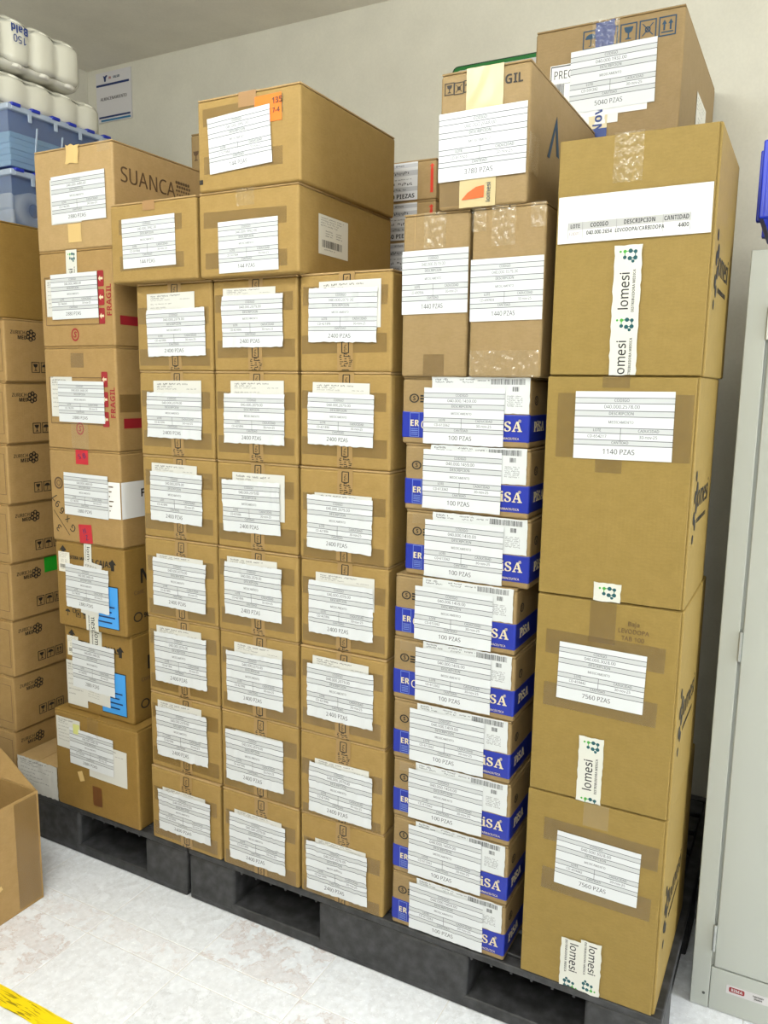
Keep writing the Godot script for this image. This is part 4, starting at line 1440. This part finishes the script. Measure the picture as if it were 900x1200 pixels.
# Packs of rolls in shrink film: the film swells over each roll.
func film_mesh(nx: int, nz: int, ny: int, pitch: float, hgt: float) -> ArrayMesh:
	var st := begin()
	st.set_smooth_group(0)
	var w := nx * pitch
	var d := nz * pitch
	var h := ny * hgt
	var half := Vector3(w / 2 + 0.004, h / 2 + 0.003, d / 2 + 0.004)
	var rr := 0.03
	var inner := half - Vector3(rr, rr, rr)
	var n := FastNoiseLite.new()
	n.seed = nx * 7 + nz
	n.frequency = 16.0
	for f in 6:
		var ax := f / 2
		var sgn := 1.0 if f % 2 == 0 else -1.0
		var iu := (ax + 1) % 3
		var iv := (ax + 2) % 3
		var gu := 26
		var gv := 26
		var pts := []
		for i in gu + 1:
			for j in gv + 1:
				var p := Vector3()
				p[ax] = sgn * half[ax]
				p[iu] = half[iu] * (2.0 * i / gu - 1.0)
				p[iv] = half[iv] * (2.0 * j / gv - 1.0)
				var c := p.clamp(-inner, inner)
				var nn := (p - c).normalized()
				var q := c + nn * rr
				# gather between the rolls
				var cx := absf(sin(PI * (q.x + w / 2) / pitch))
				var cz := absf(sin(PI * (q.z + d / 2) / pitch))
				var cy := absf(sin(PI * (q.y + h / 2) / hgt))
				var dip := 0.0
				if ax == 0:
					dip = 0.020 * pow(1.0 - cz, 2) + 0.012 * pow(1.0 - cy, 3)
				elif ax == 2:
					dip = 0.020 * pow(1.0 - cx, 2) + 0.012 * pow(1.0 - cy, 3)
				else:
					dip = 0.008 * pow(1.0 - cx, 2) + 0.008 * pow(1.0 - cz, 2)
				q -= nn * (dip * 0.9 - 0.002) 
				q += nn * 0.0018 * n.get_noise_3dv(q)
				pts.append(q)
		for i in gu:
			for j in gv:
				var k := i * (gv + 1) + j
				var ids := [k, k + 1, k + gv + 1, k + 1, k + gv + 2, k + gv + 1] if sgn > 0 else [k, k + gv + 1, k + 1, k + 1, k + gv + 1, k + gv + 2]
				for x in ids:
					st.set_uv(Vector2.ZERO)
					st.add_vertex(pts[x] + Vector3(0, half.y, 0))
	st.index()
	st.generate_normals()
	return st.commit()


func roll_packs() -> void:
	var g := "packs of paper rolls in film"
	var pitch := 0.092
	for k in 2:
		var nz: int = [5, 4][k]
		var at: Vector3 = [Vector3(-2.26, 2.172, -0.245), Vector3(-2.235, 2.284, -0.195)][k]
		var p := thing("roll_pack", ["lower film-wrapped pack of paper rolls on the upper tote", "upper film-wrapped pack of paper rolls with blue handwriting"][k], "roll pack", at, 0.0, g)
		var hgt: float = [0.1, 0.13][k]
		for i in 3:
			for j in nz:
				part(p, "roll", roll_mesh(), M.tissue, Vector3((i - 1.0) * pitch, 0.004, (j - (nz - 1) / 2.0) * pitch), Basis().scaled(Vector3(0.8, hgt / 0.1 * 0.97, 0.8)))
		part(p, "film", film_mesh(3, nz, 1, pitch, hgt), M.film)
		if k == 1:
			var s := 3 * pitch / 2 + 0.0085
			part(p, "handwriting", text_mesh("150", 0.02, sans), M.ink_blue, Vector3(s, 0.075, 0.045), RIGHT * Basis(Vector3(0, 0, 1), PI))
			part(p, "handwriting", text_mesh("Bald", 0.02, sans_bold), M.ink_blue, Vector3(s, 0.102, 0.045), RIGHT * Basis(Vector3(0, 0, 1), PI))


# ====================================================================== signs on the rear wall
func wall_signs() -> void:
	var s := thing("wall_sign", "white sign with blue bars lettered ALMACENAMIENTO on the rear wall", "sign", Vector3(-2.706, 2.486, WALL_Z + 0.001))
	part(s, "panel", plate(0.2, 0.197, 0.004), M.sign_white, Vector3(0, 0.0985, 0))
	part(s, "bar", plate(0.188, 0.0085, 0.0005), M.sign_navy, Vector3(-0.004, 0.147, 0.004))
	part(s, "bar", plate(0.18, 0.0075, 0.0005), M.sign_navy, Vector3(0.002, 0.02, 0.004))
	part(s, "bar", plate(0.17, 0.0075, 0.0005), M.sign_blue, Vector3(0.008, 0.007, 0.004))
	part(s, "lettering", text_mesh("ALMACENAMIENTO", 0.0125, sans), M.ink, Vector3(0, 0.092, 0.0046))
	part(s, "emblem", prism(PackedVector2Array([Vector2(-0.006, -0.012), Vector2(0.003, -0.012), Vector2(0.004, 0.002), Vector2(0.014, 0.01), Vector2(0.005, 0.013), Vector2(-0.002, 0.008), Vector2(-0.012, 0.012), Vector2(-0.008, 0.0)]), 0.0005), M.sign_navy, Vector3(-0.045, 0.172, 0.004))
	part(s, "lettering", text_mesh("IN", 0.009, sans_bold), M.ink_red, Vector3(-0.018, 0.172, 0.0046))
	part(s, "lettering", text_mesh("SALUD", 0.009, sans_bold), M.ink_teal, Vector3(0.019, 0.172, 0.0046))
	var e := thing("wall_sign", "green-bordered sign on the rear wall behind the cream-taped carton", "sign", Vector3(-0.939, 2.148, WALL_Z + 0.001))
	part(e, "panel", prism(round_rect(0.44, 0.3, 0.02), 0.004), M.sign_dark_green, Vector3(0, 0.15, 0))
	part(e, "border", prism(round_rect(0.432, 0.292, 0.018), 0.0006), M.sign_green, Vector3(0, 0.15, 0.004))
	part(e, "field", prism(round_rect(0.41, 0.27, 0.012), 0.0005), M.sign_white, Vector3(0, 0.15, 0.0046))


# ====================================================================== room
func ceiling_lamp(at: Vector3, w: float, energy: float, label: String) -> void:
	var o := thing("ceiling_lamp", label, "lamp", at, 0.0, "ceiling batten lamps")
	part(o, "tray", rbox(Vector3(w + 0.06, 0.03, 0.2), 0.006), M.lamp_frame, Vector3(0, -0.03, 0))
	for s in [-1, 1]:
		part(o, "end_cap", rbox(Vector3(0.03, 0.05, 0.2), 0.006), M.lamp_frame, Vector3(s * (w / 2 + 0.015), -0.075, 0))
		part(o, "tube", lathe([[0.0, -w / 2], [0.013, -w / 2], [0.013, w / 2], [0.0, w / 2]], 14), M.lamp, Vector3(0, -0.055, s * 0.055), Basis(Vector3(0, 0, 1), PI / 2))
	for k in 3:
		var l := OmniLight3D.new()
		l.name = "tube_light"
		l.light_color = Color(0.985, 1.0, 0.99)
		l.light_energy = energy
		l.light_size = 0.1
		l.omni_range = 14.0
		l.omni_attenuation = 2.0
		l.shadow_enabled = true
		o.add_child(l, true)
		l.position = Vector3((k - 1) * w / 3.0, -0.18, 0)


# A frosted window in the right-hand wall, bright with daylight.
func lit_window(at: Vector3, w: float, h: float, energy: float) -> void:
	var o := structure("window_1", plate(w, h, 0.012), M.daylight_pane, Vector3.ZERO)
	o.transform = Transform3D(Basis(Vector3(0, 1, 0), -PI / 2), at + Vector3(-0.004, h / 2, 0))
	for s in [-1, 1]:
		part(o, "window_frame", rbox(Vector3(0.05, h + 0.1, 0.05), 0.004), M.lamp_frame, Vector3(s * (w / 2 + 0.02), -h / 2 - 0.05, 0.01))
		part(o, "window_frame", rbox(Vector3(w, 0.05, 0.05), 0.004), M.lamp_frame, Vector3(0, s * (h / 2 + 0.02) - 0.025, 0.01))
	part(o, "mullion", rbox(Vector3(0.03, h, 0.03), 0.004), M.lamp_frame, Vector3(0, -h / 2, 0.02))
	var l := AreaLight3D.new()
	l.name = "window_light"
	l.area_size = Vector2(w, h)
	l.light_color = Color(0.96, 0.985, 1.0)
	l.light_energy = energy
	l.shadow_enabled = true
	l.set("area_range", 14.0)
	add_child(l)
	l.position = at + Vector3(-0.06, h / 2, 0)
	l.rotation = Vector3(0, PI / 2, 0)


func room() -> void:
	var x1 := 2.3
	var z1 := 3.2
	var w := x1 - WALL_X
	var d := z1 - WALL_Z
	var cx := (x1 + WALL_X) / 2
	var cz := (z1 + WALL_Z) / 2
	structure("wall_back", rbox(Vector3(w + 0.2, CEIL_Y, 0.1), 0.001, 1), M.wall, Vector3(cx, 0, WALL_Z - 0.05))
	structure("wall_left", rbox(Vector3(0.1, CEIL_Y, d), 0.001, 1), M.wall, Vector3(WALL_X - 0.05, 0, cz))
	structure("wall_right", rbox(Vector3(0.1, CEIL_Y, d), 0.001, 1), M.wall, Vector3(x1 + 0.05, 0, cz))
	structure("wall_front", rbox(Vector3(w + 0.2, CEIL_Y, 0.1), 0.001, 1), M.wall, Vector3(cx, 0, z1 + 0.05))
	structure("ceiling", rbox(Vector3(w + 0.2, 0.1, d + 0.2), 0.001, 1), M.ceiling, Vector3(cx, CEIL_Y, cz))


func floor_tiles() -> void:
	var x1 := 2.3
	var z1 := 3.2
	var f := structure("floor", rbox(Vector3(x1 - WALL_X, 0.1, z1 - WALL_Z), 0.001, 1), M.grout, Vector3((x1 + WALL_X) / 2, -0.1015, (z1 + WALL_Z) / 2))
	# joints: columns every 0.302 m; a narrow cut row runs along the aisle
	var rows := [0.157, 0.237]
	while rows[-1] < 3.1:
		rows.append(rows[-1] + FLOOR_TILE)
	while rows[0] > WALL_Z + 0.1:
		rows.push_front(rows[0] - FLOOR_TILE)
	rows[0] = WALL_Z
	rows[-1] = z1
	var cols := [-1.532]
	while cols[-1] < x1 - 0.1:
		cols.append(cols[-1] + FLOOR_TILE)
	while cols[0] > WALL_X + 0.1:
		cols.push_front(cols[0] - FLOOR_TILE)
	cols[0] = WALL_X
	cols[-1] = x1
	var r := RandomNumberGenerator.new()
	r.seed = 31
	var joint := 0.0016
	for i in cols.size() - 1:
		for j in rows.size() - 1:
			var w: float = cols[i + 1] - cols[i] - joint
			var d: float = rows[j + 1] - rows[j] - joint
			var kind := r.randi_range(0, 4)
			if absf(cols[i] + 1.23) < 0.02 and rows[j] < 0.157 and rows[j + 1] > 0.1:
				kind = 2
			elif kind == 2 and r.randf() < 0.6:
				kind = 1
			var key := "tile %.4f %.4f %d" % [w, d, r.randi_range(0, 3)]
			if not cache.has(key):
				cache[key] = tile_mesh(w, d, r)
			var t := part(f, "tile", cache[key], M.tile[kind], Vector3((cols[i] + cols[i + 1]) / 2, -0.0005, (rows[j] + rows[j + 1]) / 2) - f.position)
			t.position.y += r.randf_range(-0.0003, 0.0002)
	# yellow floor tape
	var tape := thing("floor_tape", "worn yellow marking tape stuck along the tiled floor", "tape", Vector3(-1.5, 0.0002, 0.484))
	tape.set_meta("size", Vector3(2.4, 0.0, 0.045))
	part(tape, "strip", tape_strip(1.9, 0.043), M.tape_yellow, Vector3(-0.35, 0.0006, 0))


func tile_mesh(w: float, d: float, r: RandomNumberGenerator) -> ArrayMesh:
	var st := begin()
	var b := 0.0012
	var off := Vector2(r.randf(), r.randf())
	var turn := r.randi_range(0, 1)
	var top := [Vector3(-w / 2 + b, 0, -d / 2 + b), Vector3(w / 2 - b, 0, -d / 2 + b), Vector3(w / 2 - b, 0, d / 2 - b), Vector3(-w / 2 + b, 0, d / 2 - b)]
	var low := [Vector3(-w / 2, -0.0008, -d / 2), Vector3(w / 2, -0.0008, -d / 2), Vector3(w / 2, -0.0008, d / 2), Vector3(-w / 2, -0.0008, d / 2)]
	var quads := [top]
	for i in 4:
		var j := (i + 1) % 4
		quads.append([low[i], low[j], top[j], top[i]])
	for q in quads:
		for x in [0, 1, 2, 0, 2, 3]:
			var v: Vector3 = q[x]
			var uv := Vector2(v.x, v.z) / 0.31 if turn == 0 else Vector2(v.z, -v.x) / 0.31
			st.set_smooth_group(-1)
			st.set_uv(uv + off)
			st.add_vertex(v)
	st.generate_normals()
	return st.commit()


func tape_strip(w: float, d: float) -> ArrayMesh:
	var st := begin()
	var n := 60
	for i in n + 1:
		for j in 2:
			var x := -w / 2 + w * i / n
			var z := (j - 0.5) * d + 0.0008 * sin(i * 1.7 + j)
			st.set_normal(Vector3.UP)
			st.set_uv(Vector2((x + w / 2) / 0.95, j))
			st.add_vertex(Vector3(x, 0.0, z))
	for i in n:
		var k := i * 2
		for x in [k, k + 2, k + 1, k + 1, k + 2, k + 3]:
			st.add_index(x)
	return st.commit()
